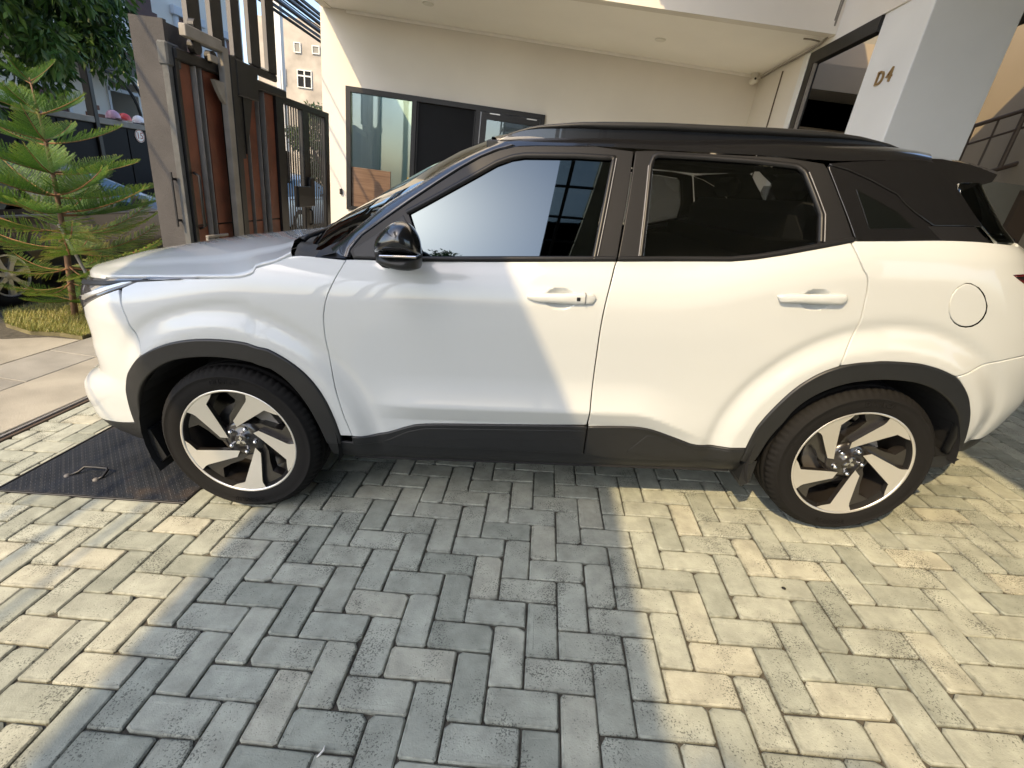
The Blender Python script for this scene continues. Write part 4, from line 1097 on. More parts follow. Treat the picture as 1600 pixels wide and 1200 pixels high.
def wheel_parts(w):
    t = tyre_shape().build('tyre', MAT['rubber'], w, True)
    # raised sidewall lettering
    for word, a0 in (('DUNLOP', 90), ('225/50R18', 270)):
        v, f = text_mesh(word, .030, .0012); span = .285
        vv = []
        for x, y, z in v:
            a = math.radians(a0) - x / span; r = span + y
            vv.append((r * math.cos(a), -.0068 - z * .8, r * math.sin(a)))
        mesh_obj('tyre_lettering', vv, f, MAT['rubber'], w)
    m = MB(); m.lathe([(.247, .010), (.2485, .004), (.246, .0015), (.2395, .0020), (.2375, .006)], 96, 'y')
    rim = m.build('rim', MAT['machined'], w, True)
    m = MB(); m.lathe([(.2375, .006), (.2345, .016), (.2300, .030), (.226, .06), (.215, .10), (.212, .19)], 64, 'y').lathe([(.212, .165), (.0, .165)], 48, 'y')
    m.build('rim_barrel', MAT['alloy_black'], w, True)
    m = MB(); m.lathe([(.150, .118), (.150, .105), (.075, .105), (.072, .085), (.0, .085)], 48, 'y'); m.build('brake_disc', MAT['disc'], w)
    m = MB(); m.prism([(r * math.cos(math.radians(a)), r * math.sin(math.radians(a))) for r, a in ((.155, 20), (.155, 45), (.155, 70), (.10, 70), (.10, 45), (.10, 20))], 'y', .085, .14); m.build('brake_caliper', MAT['fin'], w)
    m = MB(); m.lathe([(.0, .022), (.026, .022), (.031, .026), (.034, .034), (.066, .037), (.082, .043), (.088, .06), (.088, .11)], 60, 'y')
    hub = m.build('hub', MAT['alloy_black'], w, True)
    for k in range(5):
        a = math.radians(66 + 72 * k); c = (.0575 * math.cos(a), 0, .0575 * math.sin(a))
        MB().lathe([(0, .018), (.005, .019), (.0085, .023), (.0095, .030), (.0095, .038), (.0125, .039), (.013, .043)], 12, 'y', c).build('wheel_nut', MAT['chrome'], w, True)
    m = MB()
    for k in range(3):
        a = math.radians(90 + 120 * k); ca, sa = math.cos(a), math.sin(a)
        q = [(0, 0), (.0125, .0072), (.025, 0), (.0125, -.0072)]
        m.prism([(x * ca - y * sa, x * sa + y * ca) for x, y in q], 'y', .0185, .022)
    m.build('emblem', MAT['chrome'], w)
    # five directional spokes: bright face, dark recessed web beside it
    def chord(a, b, n):
        pa = (a[0] * math.cos(math.radians(a[1])), a[0] * math.sin(math.radians(a[1]))); pb = (b[0] * math.cos(math.radians(b[1])), b[0] * math.sin(math.radians(b[1])))
        r = [(pa[0] + (pb[0] - pa[0]) * i / n, pa[1] + (pb[1] - pa[1]) * i / n) for i in range(n)]
        return [(math.hypot(*q), math.degrees(math.atan2(q[1], q[0]))) for q in r]
    poly = [(.062, 104)] + chord((.094, 102.5), (.203, 72.2), 5) + [(.203, 72.2), (.216, 71.8), (.238, 72.8), (.238, 64), (.238, 55), (.238, 46), (.236, 36.0), (.222, 40)] + chord((.205, 49.5), (.062, 104), 6)
    web = [(.055, 60), (.090, 96), (.125, 86), (.165, 74.5), (.198, 68), (.232, 69), (.236, 74), (.238, 82), (.236, 96), (.215, 93), (.19, 88), (.15, 95), (.115, 112), (.085, 128), (.055, 128)]
    for k in range(5):
        rr = 72 * k
        for nm, pl, dy, th, mats in (('spoke', poly, 0, .022, (MAT['machined'], MAT['alloy_black'])), ('spoke_web', web, .020, .045, (MAT['alloy_black'], MAT['alloy_black']))):
            n = len(pl); fv = [rotp(r, a + rr, face_y(r) + dy) for r, a in pl]; bv = [rotp(r * (1 if r > .2 else .985), a + rr, face_y(r) + dy + th) for r, a in pl]
            f = [tuple(range(n)), tuple(range(2 * n - 1, n - 1, -1))] + [((i + 1) % n, i, n + i, n + (i + 1) % n) for i in range(n)]
            f = [q[::-1] for q in f]
            # triangulate the front so that the dished face stays clean
            bm = bmesh.new(); bvs = [bm.verts.new(p) for p in fv + bv]
            for q, mi in zip(f, [0, 1] + [1] * n):
                fc_ = bm.faces.new([bvs[i] for i in q]); fc_.material_index = mi
            bmesh.ops.recalc_face_normals(bm, faces=list(bm.faces))
            bmesh.ops.triangulate(bm, faces=[q for q in bm.faces if len(q.verts) > 4])
            me = bpy.data.meshes.new(nm); bm.to_mesh(me); bm.free()
            for q in mats: me.materials.append(q)
            link(bpy.data.objects.new(nm, me), w)
    MB().tube([rotp(.200, 135, .05), rotp(.214, 135, .03)], .0035, 6).build('valve', MAT['plastic'], w)
# the wheel's empty is a part; tyre, rim, hub, spokes are its pieces
def wheel(cx, far, rot):
    w = bpy.data.objects.new('wheel', None); w.empty_display_size = .1; link(w, car)
    w.matrix_local = (Matrix.Translation((cx, 2 * YC - .004, WZ)) @ Matrix.Diagonal((1, -1, 1, 1)) if far else Matrix.Translation((cx, .004, WZ))) @ Matrix.Rotation(math.radians(rot), 4, 'Y')
    return w
w0 = wheel(0, False, 0); wheel_parts(w0)
bpy.context.view_layer.update()
for cx, far, rot in ((WB, False, 4), (0, True, 30), (WB, True, 50)):
    w = wheel(cx, far, rot)
    for ch in list(w0.children):
        c = ch.copy(); COL.objects.link(c); c.parent = w; c.matrix_local = ch.matrix_local

# ---------------------------------------------------------------- far side
bpy.context.view_layer.update()
for o_ in side_parts + [door_f, door_r]: mirror(o_)
for o_ in list(car.children):
    if o_.name.split('.')[0] in ('rear_bumper', 'front_bumper', 'front_valance', 'rear_valance', 'grille', 'tailgate', 'rear_window') and '.' not in o_.name and o_ not in side_parts: mirror(o_)
# ================================================================ GATE
XG = -2.911
# rendered pillar at the near end of the gate
t = thing('gate_pillar', 'grey cement gate pillar with a black pull handle', 'pillar', (-3.02, 2.56, GR))
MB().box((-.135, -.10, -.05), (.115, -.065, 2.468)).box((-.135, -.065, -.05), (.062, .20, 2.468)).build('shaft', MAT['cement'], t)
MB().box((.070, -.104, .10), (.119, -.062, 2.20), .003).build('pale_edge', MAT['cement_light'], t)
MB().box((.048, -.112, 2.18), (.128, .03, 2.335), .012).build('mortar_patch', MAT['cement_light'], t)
m = MB(); m.box((.048, -.150, 1.05), (.064, -.138, 1.46), .003).box((.049, -.14, 1.40), (.063, -.10, 1.418)).box((.049, -.14, 1.09), (.063, -.10, 1.108))
m.build('pull_handle', MAT['black_steel'], t)

# sliding leaf clad in red timber between projecting fins
t = thing('sliding_gate', 'sliding steel gate leaf clad in red brown timber panels with pale fins', 'gate', (XG, 2.48, GR))
yb, z1 = 2.48, 2.315
m = MB(); m.box((-.03, .025, .06), (.03, .058, 2.25)).box((-.03, 1.40, .06), (.03, 1.50, 2.25)).box((-.028, .05, .06), (.028, 1.40, .14))
m.build('leaf_frame', MAT['black_steel'], t)
MB().box((-.035, .022, 2.235), (.045, 1.60, z1), .012).build('top_rail', MAT['black_steel'], t)
MB().box((-.025, .05, .14), (-.012, 1.40, 2.235)).build('backing_sheet', MAT['black_steel'], t)
def tim(y0, y1):
    for za, zb in ((.14, 1.052), (1.066, 2.233)):
        MB().box((-.012, y0 - yb, za), (.006, y1 - yb, zb), .002).build('timber_panel', MAT['timber'], t)
for y0, y1 in ((2.556, 2.690), (2.835, 3.03), (3.145, 3.36), (3.412, 3.538), (3.716, 3.868)): tim(y0, y1)
for y0, y1 in ((2.533, 2.549), (2.702, 2.752), (2.774, 2.815), (3.094, 3.130), (3.390, 3.412), (3.552, 3.594), (3.652, 3.696)):
    MB().box((-.012, y0 - yb, .14), (.006 + (y1 - y0) / 1.4, y0 - yb + .006, 2.233), .002).build('fin', MAT['fin'], t)
m = MB(); m.tube([(.03, .075, 1.47), (.075, .075, 1.45), (.075, .075, 1.06), (.03, .075, 1.04)], .012, 8); m.build('pull_handle', MAT['black_steel'], t, True)
m = MB(); m.box((.10, .03, .975), (.125, .30, .995), .003).box((.10, .03, .30), (.12, .05, .985), .003); m.build('catch_bar', MAT['fin'], t)

# roller bracket and post in front of the leaf
t = thing('roller_bracket', 'heavy steel roller bracket and post guiding the timber gate', 'gate guide', (-2.83, 3.0, GR))
MB().box((-.03, -.03, 0), (.02, .05, 2.44), .004).build('post', MAT['grey_steel'], t)
MB().box((-.015, .052, 0), (.025, .13, 2.40), .004).build('post_flange', MAT['black_steel'], t)
m = MB(); m.box((-.03, -.45, 2.395), (.025, -.03, 2.475), .005); m.build('arm', MAT['grey_steel'], t)
m = MB(); m.prism([(-.16, 2.18), (-.03, 2.18), (-.03, 2.02), (-.07, 2.05), (-.12, 2.11)], 'x', -.02, .012); m.build('gusset', MAT['grey_steel'], t)
m = MB(); m.box((-.02, .13, 2.12), (.03, .44, 2.39), .006).box((-.02, .13, 1.62), (.0, .22, 2.12), .004).prism([(.22, 2.12), (.36, 2.12), (.30, 1.9), (.22, 1.66)], 'x', -.018, .01)
m.build('motor_plate', MAT['black_steel'], t)
for y, z, r in ((-.30, 2.36, .05), (-.12, 2.335, .045), (-.28, 2.50, .045)):
    MB().lathe([(0, -.03), (r, -.03), (r, .02), (0, .02)], 16, 'x', (-.02, y, z)).build('roller', MAT['black_steel'], t, False)
MB().box((-.02, -.17, 2.30), (.01, -.08, 2.35), .004).build('roller_plate', MAT['grey_steel'], t)

# tall grille standing over the gate
t = thing('tall_grille', 'tall black steel grille of thick uprights rising above the gate', 'grille', (-2.97, 2.78, GR))
for y0, y1 in ((.02, .17), (.30, .45), (.577, .703), (.84, .995), (1.13, 1.285)):
    MB().box((-.02, y0 + .004, 2.44), (.02, y1, 4.9), .004).build('upright', MAT['black_steel'], t)
    MB().box((-.02, y0, 2.45), (.018, y0 + .003, 4.9)).build('upright_sunlit_side', MAT['tab_sunlit'], t)  # thin paler plate paints the sunlit side of the black upright
m = MB(); m.box((-.021, .84, 2.375), (.021, 1.288, 2.439), .012).box((-.021, .02, 2.42), (.021, .70, 2.439), .004); m.build('bottom_rail', MAT['black_steel'], t)
MB().box((-.018, .995, 2.441), (.018, 1.13, 2.455), .003).build('ledge', MAT['white_plastic'], t)
for y in (.70, .84): MB().lathe([(0, -.03), (.05, -.03), (.05, .03), (0, .03)], 16, 'x', (.01, y, 2.355)).build('roller', MAT['black_steel'], t)

# barred pedestrian gate beyond
t = thing('barred_gate', 'black steel barred gate with a lock box beside the white wall', 'gate', (XG - .02, 3.98, GR))
yb = 3.98; zt = 2.262
m = MB()
for y0, y1 in ((3.99, 4.065), (4.475, 4.555), (4.555, 4.63), (5.06, 5.165)): m.box((-.03, y0 - yb, .05), (.03, y1 - yb, zt), .004)
m.box((-.03, .01, zt - .065), (.031, 1.185, zt), .004).box((-.028, .01, .05), (.028, 1.18, .12), .004).box((-.02, .01, .40), (.02, 1.18, .43))
m.build('gate_frame', MAT['black_steel'], t)
for a, b2, n in ((4.065, 4.475, 7), (4.63, 5.06, 8)):
    for k in range(n):
        y = a + (b2 - a) * (k + .75) / (n + .5)
        MB().box((-.006, y - yb - .006, .11), (.006, y - yb + .006, zt - .06)).build('bar', MAT['black_steel'], t)
MB().box((.03, 4.20 - yb, 1.175), (.085, 4.52 - yb, 1.40), .006).build('lock_box', MAT['black_steel'], t)
m = MB(); m.box((.03, 4.525 - yb, 1.18), (.075, 4.62 - yb, 1.50), .006); m.tube([(.03, 4.57 - yb, 1.14), (.06, 4.57 - yb, 1.12), (.06, 4.57 - yb, .98), (.03, 4.57 - yb, .96)], .012, 8); m.build('lock_plate', MAT['black_steel'], t)
m = MB(); m.box((-.035, 4.10 - yb, 1.42), (-.03, 4.25 - yb, 1.75)); m.build('lock_sheet', MAT['black_steel'], t)
# ================================================================ HOUSE WITH THE CARPORT
house = thing('house', 'modern white house with a guard booth window, deep soffit and a square pillar', 'house', (0, 0, 0))
A0 = Vector((-2.9, 5.75, 0)); WD = Vector((math.cos(math.radians(6)), math.sin(math.radians(6)), 0)); WN = Vector((-WD.y, WD.x, 0))
WM = Matrix(((WD.x, WN.x, 0, A0.x), (WD.y, WN.y, 0, A0.y), (0, 0, 1, 0), (0, 0, 0, 1)))    # along, into, up
def wall_part(mb, name, mat, parent=None, smooth=False):
    o = mb.build(name, mat, parent or house, smooth)
    for v in o.data.vertices: v.co = WM @ v.co
    return o
ZC = 3.222                                   # soffit level
m = MB()
wx0, wx1, wz0, wz1 = -.012, 2.69, .83, 2.385
m.box((-.33, 0, -.6), (wx0, .16, 6)).box((wx1, 0, -.6), (5.62, .16, 6)).box((wx0, 0, wz1), (wx1, .16, 6)).box((wx0, 0, -.6), (wx1, .16, wz0))
wall_part(m, 'booth_wall', MAT['wall'])
m = MB()
for k in range(9): m.box((.02 + k * .115, -.022, -.5), (.075 + k * .115, .0, .80), .008)
wall_part(m, 'fluted_panel', MAT['wall'])
# booth window: one frame, a fixed pane, a black board and a top-hung sash
fr = MB(); d0, d1 = -.035, .06
fr.box((wx0, d0, wz1 - .062), (wx1, d1, wz1)).box((wx0, d0, wz0), (wx0 + .062, d1, wz1 - .062)).box((wx1 - .06, d0, wz0), (wx1, d1, wz1 - .062)).box((wx0 + .062, d0, wz0), (wx1 - .06, d1, wz0 + .05)).box((.872, d0, wz0 + .05), (.935, d1, wz1 - .062)).box((1.742, d0, wz0 + .05), (1.80, d1, wz1 - .062))
win = wall_part(fr, 'booth_window', MAT['dark_frame'])
wall_part(MB().box((.052, .018, wz0 + .05), (.872, .024, wz1 - .063)), 'pane', MAT['booth_glass'], win)
wall_part(MB().box((.935, .012, wz0 + .05), (1.742, .03, wz1 - .063)), 'black_board', MAT['blind'], win)
wall_part(MB().box((.942, -.004, wz0 + .05), (.956, .012, wz1 - .07)).box((1.72, -.004, wz0 + .05), (1.734, .012, wz1 - .07)), 'board_edge', MAT['dark_frame'], win)
sa = MB(); sa.box((1.815, -.045, wz1 - .155), (2.625, .01, wz1 - .075)).box((1.815, -.045, .95), (1.895, .01, wz1 - .155)).box((2.545, -.045, .95), (2.625, .01, wz1 - .155)).box((1.895, -.045, .95), (2.545, .01, 1.03))
wall_part(sa, 'sash', MAT['dark_frame'], win)
wall_part(MB().box((1.895, -.02, 1.03), (2.545, -.014, wz1 - .155)), 'pane', MAT['clear_glass'], win)
wall_part(MB().box((1.93, -.05, wz1 - .088), (2.07, -.034, wz1 - .074)), 'hinge', MAT['steel_bright'], win)
wall_part(MB().box((2.44, -.05, wz1 - .088), (2.58, -.034, wz1 - .074)), 'hinge', MAT['steel_bright'], win)
wall_part(MB().box((.052, .002, wz0 + .05), (.60, .016, 1.405), .002), 'veneer_panel', MAT['wood_panel'], win)
wall_part(MB().box((.835, .002, 1.20), (.868, .016, 1.36), .004), 'yellow_tag', MAT['yellow'], win)
# booth interior, ceiling left out so that sky light brightens it
m = MB(); m.box((-.1, .16, -.3), (-.05, 2.2, 3.0)).box((2.75, .16, -.3), (2.8, 2.2, 3.0)).box((-.1, .16, -.35), (2.8, 2.2, -.3)).box((.95, 2.2, -.3), (2.8, 2.25, 3.0))
wall_part(m, 'booth_interior', MAT['wall'])
wall_part(MB().box((-.1, 2.2, -.3), (.95, 2.24, 3.0)), 'mint_wall', MAT['mint'])
wall_part(MB().box((.66, 2.0, -.3), (.74, 2.19, 2.6), .004), 'inner_post', MAT['grey_steel'])

# soffit, fascia and upper storey
m = MB(); m.prism([(-3.19, 4.32), (2.595, 4.62), (2.595, 6.6), (-3.19, 5.94)], 'z', ZC, ZC + .05)
soff = m.build('soffit', MAT['soffit'], house)
m = MB(); m.prism([(-3.20, 4.20), (2.60, 4.50), (2.60, 4.62), (-3.20, 4.32)], 'z', ZC - .012, 6.2); m.build('fascia', MAT['wall'], house)
m = MB(); m.prism([(-3.20, 4.321), (-3.08, 4.327), (-3.08, 5.72), (-3.20, 5.71)], 'z', ZC - .012, 6.2); m.build('soffit_return', MAT['wall'], house)
for x, y in ((-1.70, 5.14), (1.02, 5.36)):
    MB().lathe([(0, -.004), (.045, -.006), (.060, -.010), (.066, -.004), (.066, .0)], 24, 'z', (x, y, ZC)).build('downlight', MAT['white_plastic'], house, True)
m = MB()
m.box((.0, -.018, ZC - .034), (5.6, .0, ZC - .001), .004); wall_part(m, 'cornice', MAT['soffit'])
# side wall with the big dark-framed opening, pillar in front of it
SX = 2.60
m = MB(); m.box((SX, 4.97, -.6), (SX + .12, 6.6, 3.6)).box((SX, 3.0, 3.155), (SX + .12, 4.97, 6.2)).box((SX, 4.97, 3.6), (SX + .12, 6.6, 6.2))
m.build('side_wall', MAT['wall'], house)
MB().box((SX - .014, 5.56, -.3), (SX - .0, 5.57, 3.12)).build('wall_joint', MAT['rail_brown'], house)
MB().box((SX - .02, 4.92, -.5), (SX + .001, 5.04, 3.16), .004).build('opening_trim', MAT['grey_wall'], house)
m = MB(); m.box((SX - .008, 4.80, -.5), (SX + .06, 4.919, 3.15)).box((SX - .008, 3.745, 3.03), (SX + .06, 4.80, 3.15))
fr = m.build('opening_frame', MAT['black_steel'], house)
MB().box((SX + .0, 4.775, -.5), (SX + .03, 4.799, 3.03)).build('inner_bead', MAT['fin'], fr)
m = MB(); m.box((2.617, 3.115, -.6), (3.268, 3.74, 6.2), .006); pil = m.build('pillar', MAT['grey_wall'], house)
# number on the pillar's street face (faces -x)
for ch, yc in (('D', 3.468), ('4', 3.345)):
    v, f = text_mesh(ch, .155, .007)
    mesh_obj('house_number', [(2.617 - .008 - z, yc - x * .92, 2.622 + y) for x, y, z in v], f, MAT['bronze'], pil)
# room seen through the opening
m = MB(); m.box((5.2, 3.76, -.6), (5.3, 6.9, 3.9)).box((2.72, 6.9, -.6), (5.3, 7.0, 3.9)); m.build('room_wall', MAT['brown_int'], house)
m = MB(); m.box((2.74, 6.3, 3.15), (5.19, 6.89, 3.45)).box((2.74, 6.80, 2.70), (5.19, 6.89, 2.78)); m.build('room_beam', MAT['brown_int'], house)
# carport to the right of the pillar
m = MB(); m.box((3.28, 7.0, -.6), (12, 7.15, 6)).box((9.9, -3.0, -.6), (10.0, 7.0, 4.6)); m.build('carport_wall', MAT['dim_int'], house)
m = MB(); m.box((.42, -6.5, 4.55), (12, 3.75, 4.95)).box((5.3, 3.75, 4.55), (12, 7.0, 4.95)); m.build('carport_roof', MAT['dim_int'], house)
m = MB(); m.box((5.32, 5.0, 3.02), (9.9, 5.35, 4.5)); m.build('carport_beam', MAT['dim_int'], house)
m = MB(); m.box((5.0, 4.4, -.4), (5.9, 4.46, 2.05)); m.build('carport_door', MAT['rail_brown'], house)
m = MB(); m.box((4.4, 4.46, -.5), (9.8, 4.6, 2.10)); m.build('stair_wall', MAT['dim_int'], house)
# staircase railing behind the stair wall
t = thing('stair_railing', 'brown steel stair railing inside the carport, right of the pillar', 'railing', (3.9, 4.9, 2.0))
m = MB(); m.tube([(-.35, 0, .20), (1.6, 0, 1.10)], .022, 8); m.build('handrail', MAT['rail_brown'], t)
m = MB(); m.tube([(-.4, 0, -.42), (1.6, 0, .50)], .026, 8).tube([(-.35, 0, .02), (1.6, 0, .90)], .012, 8); m.build('stringer', MAT['rail_brown'], t)
for k in range(8):
    x = -.3 + k * .24
    MB().tube([(x, 0, -.42 + (x + .4) * .46), (x, 0, .20 + (x + .35) * .46)], .011 if k % 2 else .024, 6).build('baluster', MAT['rail_brown'], t)
MB().box((3.3, 6.9, -.5), (5.2, 6.95, 3.2)).build('stair_window', MAT['white_house'], house)
t = thing('carport_post', 'black slanted steel post at the far right edge behind the car', 'post', (4.6, 3.9, -.2))
MB().box((-.06, -.06, 0), (.06, .06, 1.75), .01).build('post', MAT['black_steel'], t)

# camera, bell, cables
t = thing('security_camera', 'small white security camera in the corner below the soffit', 'camera', (2.50, 6.235, ZC - .03))
MB().lathe([(0, .03), (.05, .03), (.052, .0), (.02, -.02)], 20, 'z').build('mount', MAT['white_plastic'], t, True)
m = MB(); m.lathe([(.0, -.085), (.030, -.085), (.038, -.075), (.040, .05), (.030, .075), (0, .08)], 20, 'y', (-.01, -.02, -.062)); o = m.build('body', MAT['white_plastic'], t, True)
m = MB(); m.lathe([(0, -.090), (.014, -.090), (.016, -.083)], 14, 'y', (-.018, -.02, -.052)); m.build('lens', MAT['black_steel'], t)
o = wall_part(MB().box((-.112, -.03, 1.02), (-.078, .0, 1.095), .005), 'door_bell', MAT['black_steel'], None); o.parent = None
tag(o, 'small dark door bell on the white wall left of the booth window', 'door bell')
m = MB(); m.tube([(SX - .02, 6.2, ZC - .05), (SX - .03, 5.7, ZC - .045), (SX - .02, 5.2, ZC - .05), (SX - .02, 4.75, ZC - .04), (SX - .03, 4.58, ZC + .0), (SX - .04, 4.50, ZC + .06), (SX - .03, 4.50, ZC + .3), (SX - .02, 4.44, 4.5)], .011, 6)
m.tube([(SX - .045, 4.72, ZC - .02), (SX - .16, 4.66, ZC - .03), (SX - .22, 4.70, ZC - .02)], .008, 6).tube([(SX - .03, 4.58, ZC + .02), (SX - .055, 4.50, ZC + .10), (SX - .05, 4.5, ZC + .3), (SX - .04, 4.44, 4.5)], .008, 6)
o = m.build('wall_cable', MAT['fin'], None, True); tag(o, 'loose grey cable clipped along the corner under the soffit', 'cable')
# ================================================================ ACROSS THE STREET
def parked_car(name, label, loc, paint, group=None):
    """small hatchback parked along y, nose towards +y; loc is on the ground below its street-side rear corner"""
    t = thing(name, label, 'car', loc, 0, group)
    prof = [(0.05, .30), (.0, .55), (.06, .88), (.22, .98), (.55, 1.22), (.95, 1.36), (1.5, 1.415), (2.0, 1.37), (2.35, 1.28), (2.9, 1.08), (3.5, .90), (4.1, .80), (4.36, .66), (4.42, .45), (4.38, .25)]
    low = [(.05, .28), (.55, .22), (.56, .22), (4.0, .20), (4.38, .25)]
    def top(y):
        for a, b in zip(prof[1:], prof[2:]):
            if a[0] <= y <= b[0]: return a[1] + (b[1] - a[1]) * (y - a[0]) / (b[0] - a[0])
        return .5
    W = 1.70
    def sec(y):
        zt = top(y); belt = min(.90, zt - .03)
        r = [(-.10, .22), (-.02, .30), (.0, .55), (-.015, .75), (-.045, belt)]
        if zt > 1.0: r += [(-.10, belt + (zt - belt) * .35), (-.20, belt + (zt - belt) * .85), (-.30, zt - .01)]
        else: r += [(-.09, belt + (zt - belt) * .4), (-.16, belt + (zt - belt) * .8), (-.30, zt - .004)]
        r += [(-.55, zt + .015), (-.85, zt + .02)]
        return r
    ys = [.02, .06, .12, .22, .34, .5, .7, .95, 1.2, 1.5, 1.8, 2.1, 2.35, 2.6, 2.9, 3.2, 3.5, 3.8, 4.05, 4.2, 4.32, 4.40]
    rows = []
    for y in ys:
        k = .10 * max(0, 1 - y / .25) ** 2 + .14 * max(0, (y - 4.0) / .42) ** 2
        h = sec(y); full = [(x - k, z) for x, z in h] + [(-W - x + k, z) for x, z in h[::-1][1:]]
        rows.append([Vector((x, y, z)) for x, z in full])
    strip('body', rows, paint, t)
    v = rows[0]; mesh_obj('rear_panel', v, [tuple(range(len(v)))], paint, t); v = rows[-1]; mesh_obj('nose_panel', v, [tuple(range(len(v)))[::-1]], paint, t)
    for y0, y1 in ((.42, 1.18), (1.26, 2.2), (2.24, 2.78)):
        r2 = []
        for i in range(7):
            y = y0 + (y1 - y0) * i / 6; h = sec(y)
            a, b, c = (Vector((h[q][0], y, h[q][1])) for q in (4, 5, 6))
            if h[7][1] < 1.02: b, c = a.lerp(b, .4), a.lerp(b, .6)
            n = Vector((.006, 0, .004)); r2.append([a + n + Vector((0, 0, .015)), b + n, b.lerp(c, .9) + n])
        strip('side_window', r2, MAT['tinted'], t)
    strip('windscreen', [[Vector((-.34 + .0 * j, y, top(y) + .014)) if j == 0 else Vector((-1.36, y, top(y) + .014)) for j in (0, 1)] for y in (2.2, 2.5, 2.9, 3.2)][::1], MAT['tinted'], t)
    MB().box((-.04, .5, .845), (.004, 2.9, .865), .003).build('belt_trim', MAT['seal'], t)
    MB().box((-.02, 2.45, .92), (.12, 2.62, 1.05), .03).build('wing_mirror', paint, t)
    MB().box((-.16, .03, .72), (.0, .16, .92), .03).build('tail_lamp', MAT['red_lens'], t)
    for y in (.86, 3.46):
        for x in (.005, -W + .21):
            w = bpy.data.objects.new('wheel', None); w.empty_display_size = .1; link(w, t); w.location = (x, y, .315)
            MB().lathe([(.20, .0), (.215, .012), (.26, .018), (.30, .005), (.314, -.02), (.314, -.17), (.29, -.20)], 48, 'x').build('tyre', MAT['rubber'], w, True)
            MB().lathe([(.375, -.03), (.34, .002), (.322, -.02), (.322, -.2)], 40, 'x').build('arch', MAT['void'], w, True) if False else None
            MB().lathe([(.202, .012), (.195, .005), (.19, -.03), (.185, -.12), (0, -.12)], 40, 'x').build('rim', MAT['alloy_black'], w, True)
            m = MB()
            for k in range(7):
                a = 2 * math.pi * k / 7 + .2; c, s = math.cos(a), math.sin(a)
                def R(r, o): return (r * c - o * s, r * s + o * c)
                m.prism([R(.03, -.022), R(.10, -.018), R(.197, -.034), R(.197, .034), R(.10, .018), R(.03, .022)], 'x', -.02, .006)
            m.lathe([(0, .012), (.035, .008), (.045, -.01)], 20, 'x'); m.lathe([(.204, .008), (.188, .010), (.186, -.01)], 40, 'x')
            m.build('spokes', MAT['machined'], w)
    return t
MAT['black_paint'] = M('black_car_paint', (.010, .010, .012), .3, coat=1.0, coat_r=.02)
parked_car('parked_car', 'black car parked at the kerb behind the young pine tree', (-5.14, 2.04, GR - .03), MAT['black_paint'])
parked_car('parked_car', 'white car seen through the bars of the black pedestrian gate', (-6.0, 9.6, GR - .03), MAT['paint'])

# dark boundary wall with a round number plate
t = thing('boundary_wall', 'dark panelled street wall with a grey coping and round number plate', 'wall', (-8.2, 5.5, GR - .03))
MB().box((-.10, -6.5, 0), (.0, 3.5, 1.88)).build('wall_body', MAT['blind'], t)
for k in range(14):
    y = -6.4 + k * .70
    MB().box((.0, y + .012, .62), (.018, y + .688, 1.86), .004).build('wall_panel', MAT['blind'], t)
    MB().box((.0, y + .012, .02), (.022, y + .688, .58), .004).build('wall_panel', MAT['black_steel'], t)
MB().box((-.16, -6.5, 1.88), (.05, 3.5, 1.98), .01).build('coping', MAT['concrete2'], t)
for y in (2.0, 3.40): MB().box((-.08, y, 0), (.06, y + .09, 3.6), .01).build('post', MAT['black_steel'], t)
pl = MB(); pl.lathe([(.115, .02), (.115, .030), (.0, .030)], 40, 'x', (0, 2.98, 1.77)); 
plate = pl.build('number_plate', MAT['white_plastic'], t)
MAT['plate_red'] = M('plate_red', (.35, .10, .07), .5)
v, f = text_mesh('15', .165, .002); mesh_obj('plate_number', [(.032 + z, 2.98 + x, 1.77 + y) for x, y, z in v], f, MAT['plate_red'], t)
MB().lathe([(.108, .030), (.108, .033), (.096, .033), (.096, .030)], 40, 'x', (0, 2.98, 1.77)).build('plate_ring', MAT['plate_red'], t)
# three helmets on the coping
for lab, yy, col, rr, col2 in (('pink rounded helmet on the dark wall coping, leftmost of three', 8.03, (.42, .26, .36), .115, (.05, .04, .05)), ('red and white peaked helmet resting on the dark wall coping', 8.29, (.55, .05, .05), .105, (.7, .68, .66)), ('white helmet with dark stripes on the wall coping beside the posts', 8.62, (.68, .68, .72), .108, (.05, .05, .06))):
    t = thing('helmet', lab, 'helmet', (-8.26, yy, GR + 1.95), group='helmets on the boundary wall')
    m = MB(); m.lathe([(rr * .92, .0), (rr * 1.0, rr * .35), (rr * .95, rr * .75), (rr * .72, rr * 1.18), (rr * .38, rr * 1.4), (0, rr * 1.47)], 24, 'z'); m.build('shell', M('helmet_shell', col, .3), t, True)
    m = MB(); m.lathe([(rr * 1.02, .0), (rr * 1.04, rr * .16), (rr * .99, rr * .2)], 24, 'z'); m.prism([(rr * .8, -rr * .6), (rr * 1.5, -rr * .4), (rr * 1.5, rr * .4), (rr * .8, rr * .6)], 'z', rr * .25, rr * .34); m.build('peak', M('helmet_trim', col2, .4), t)

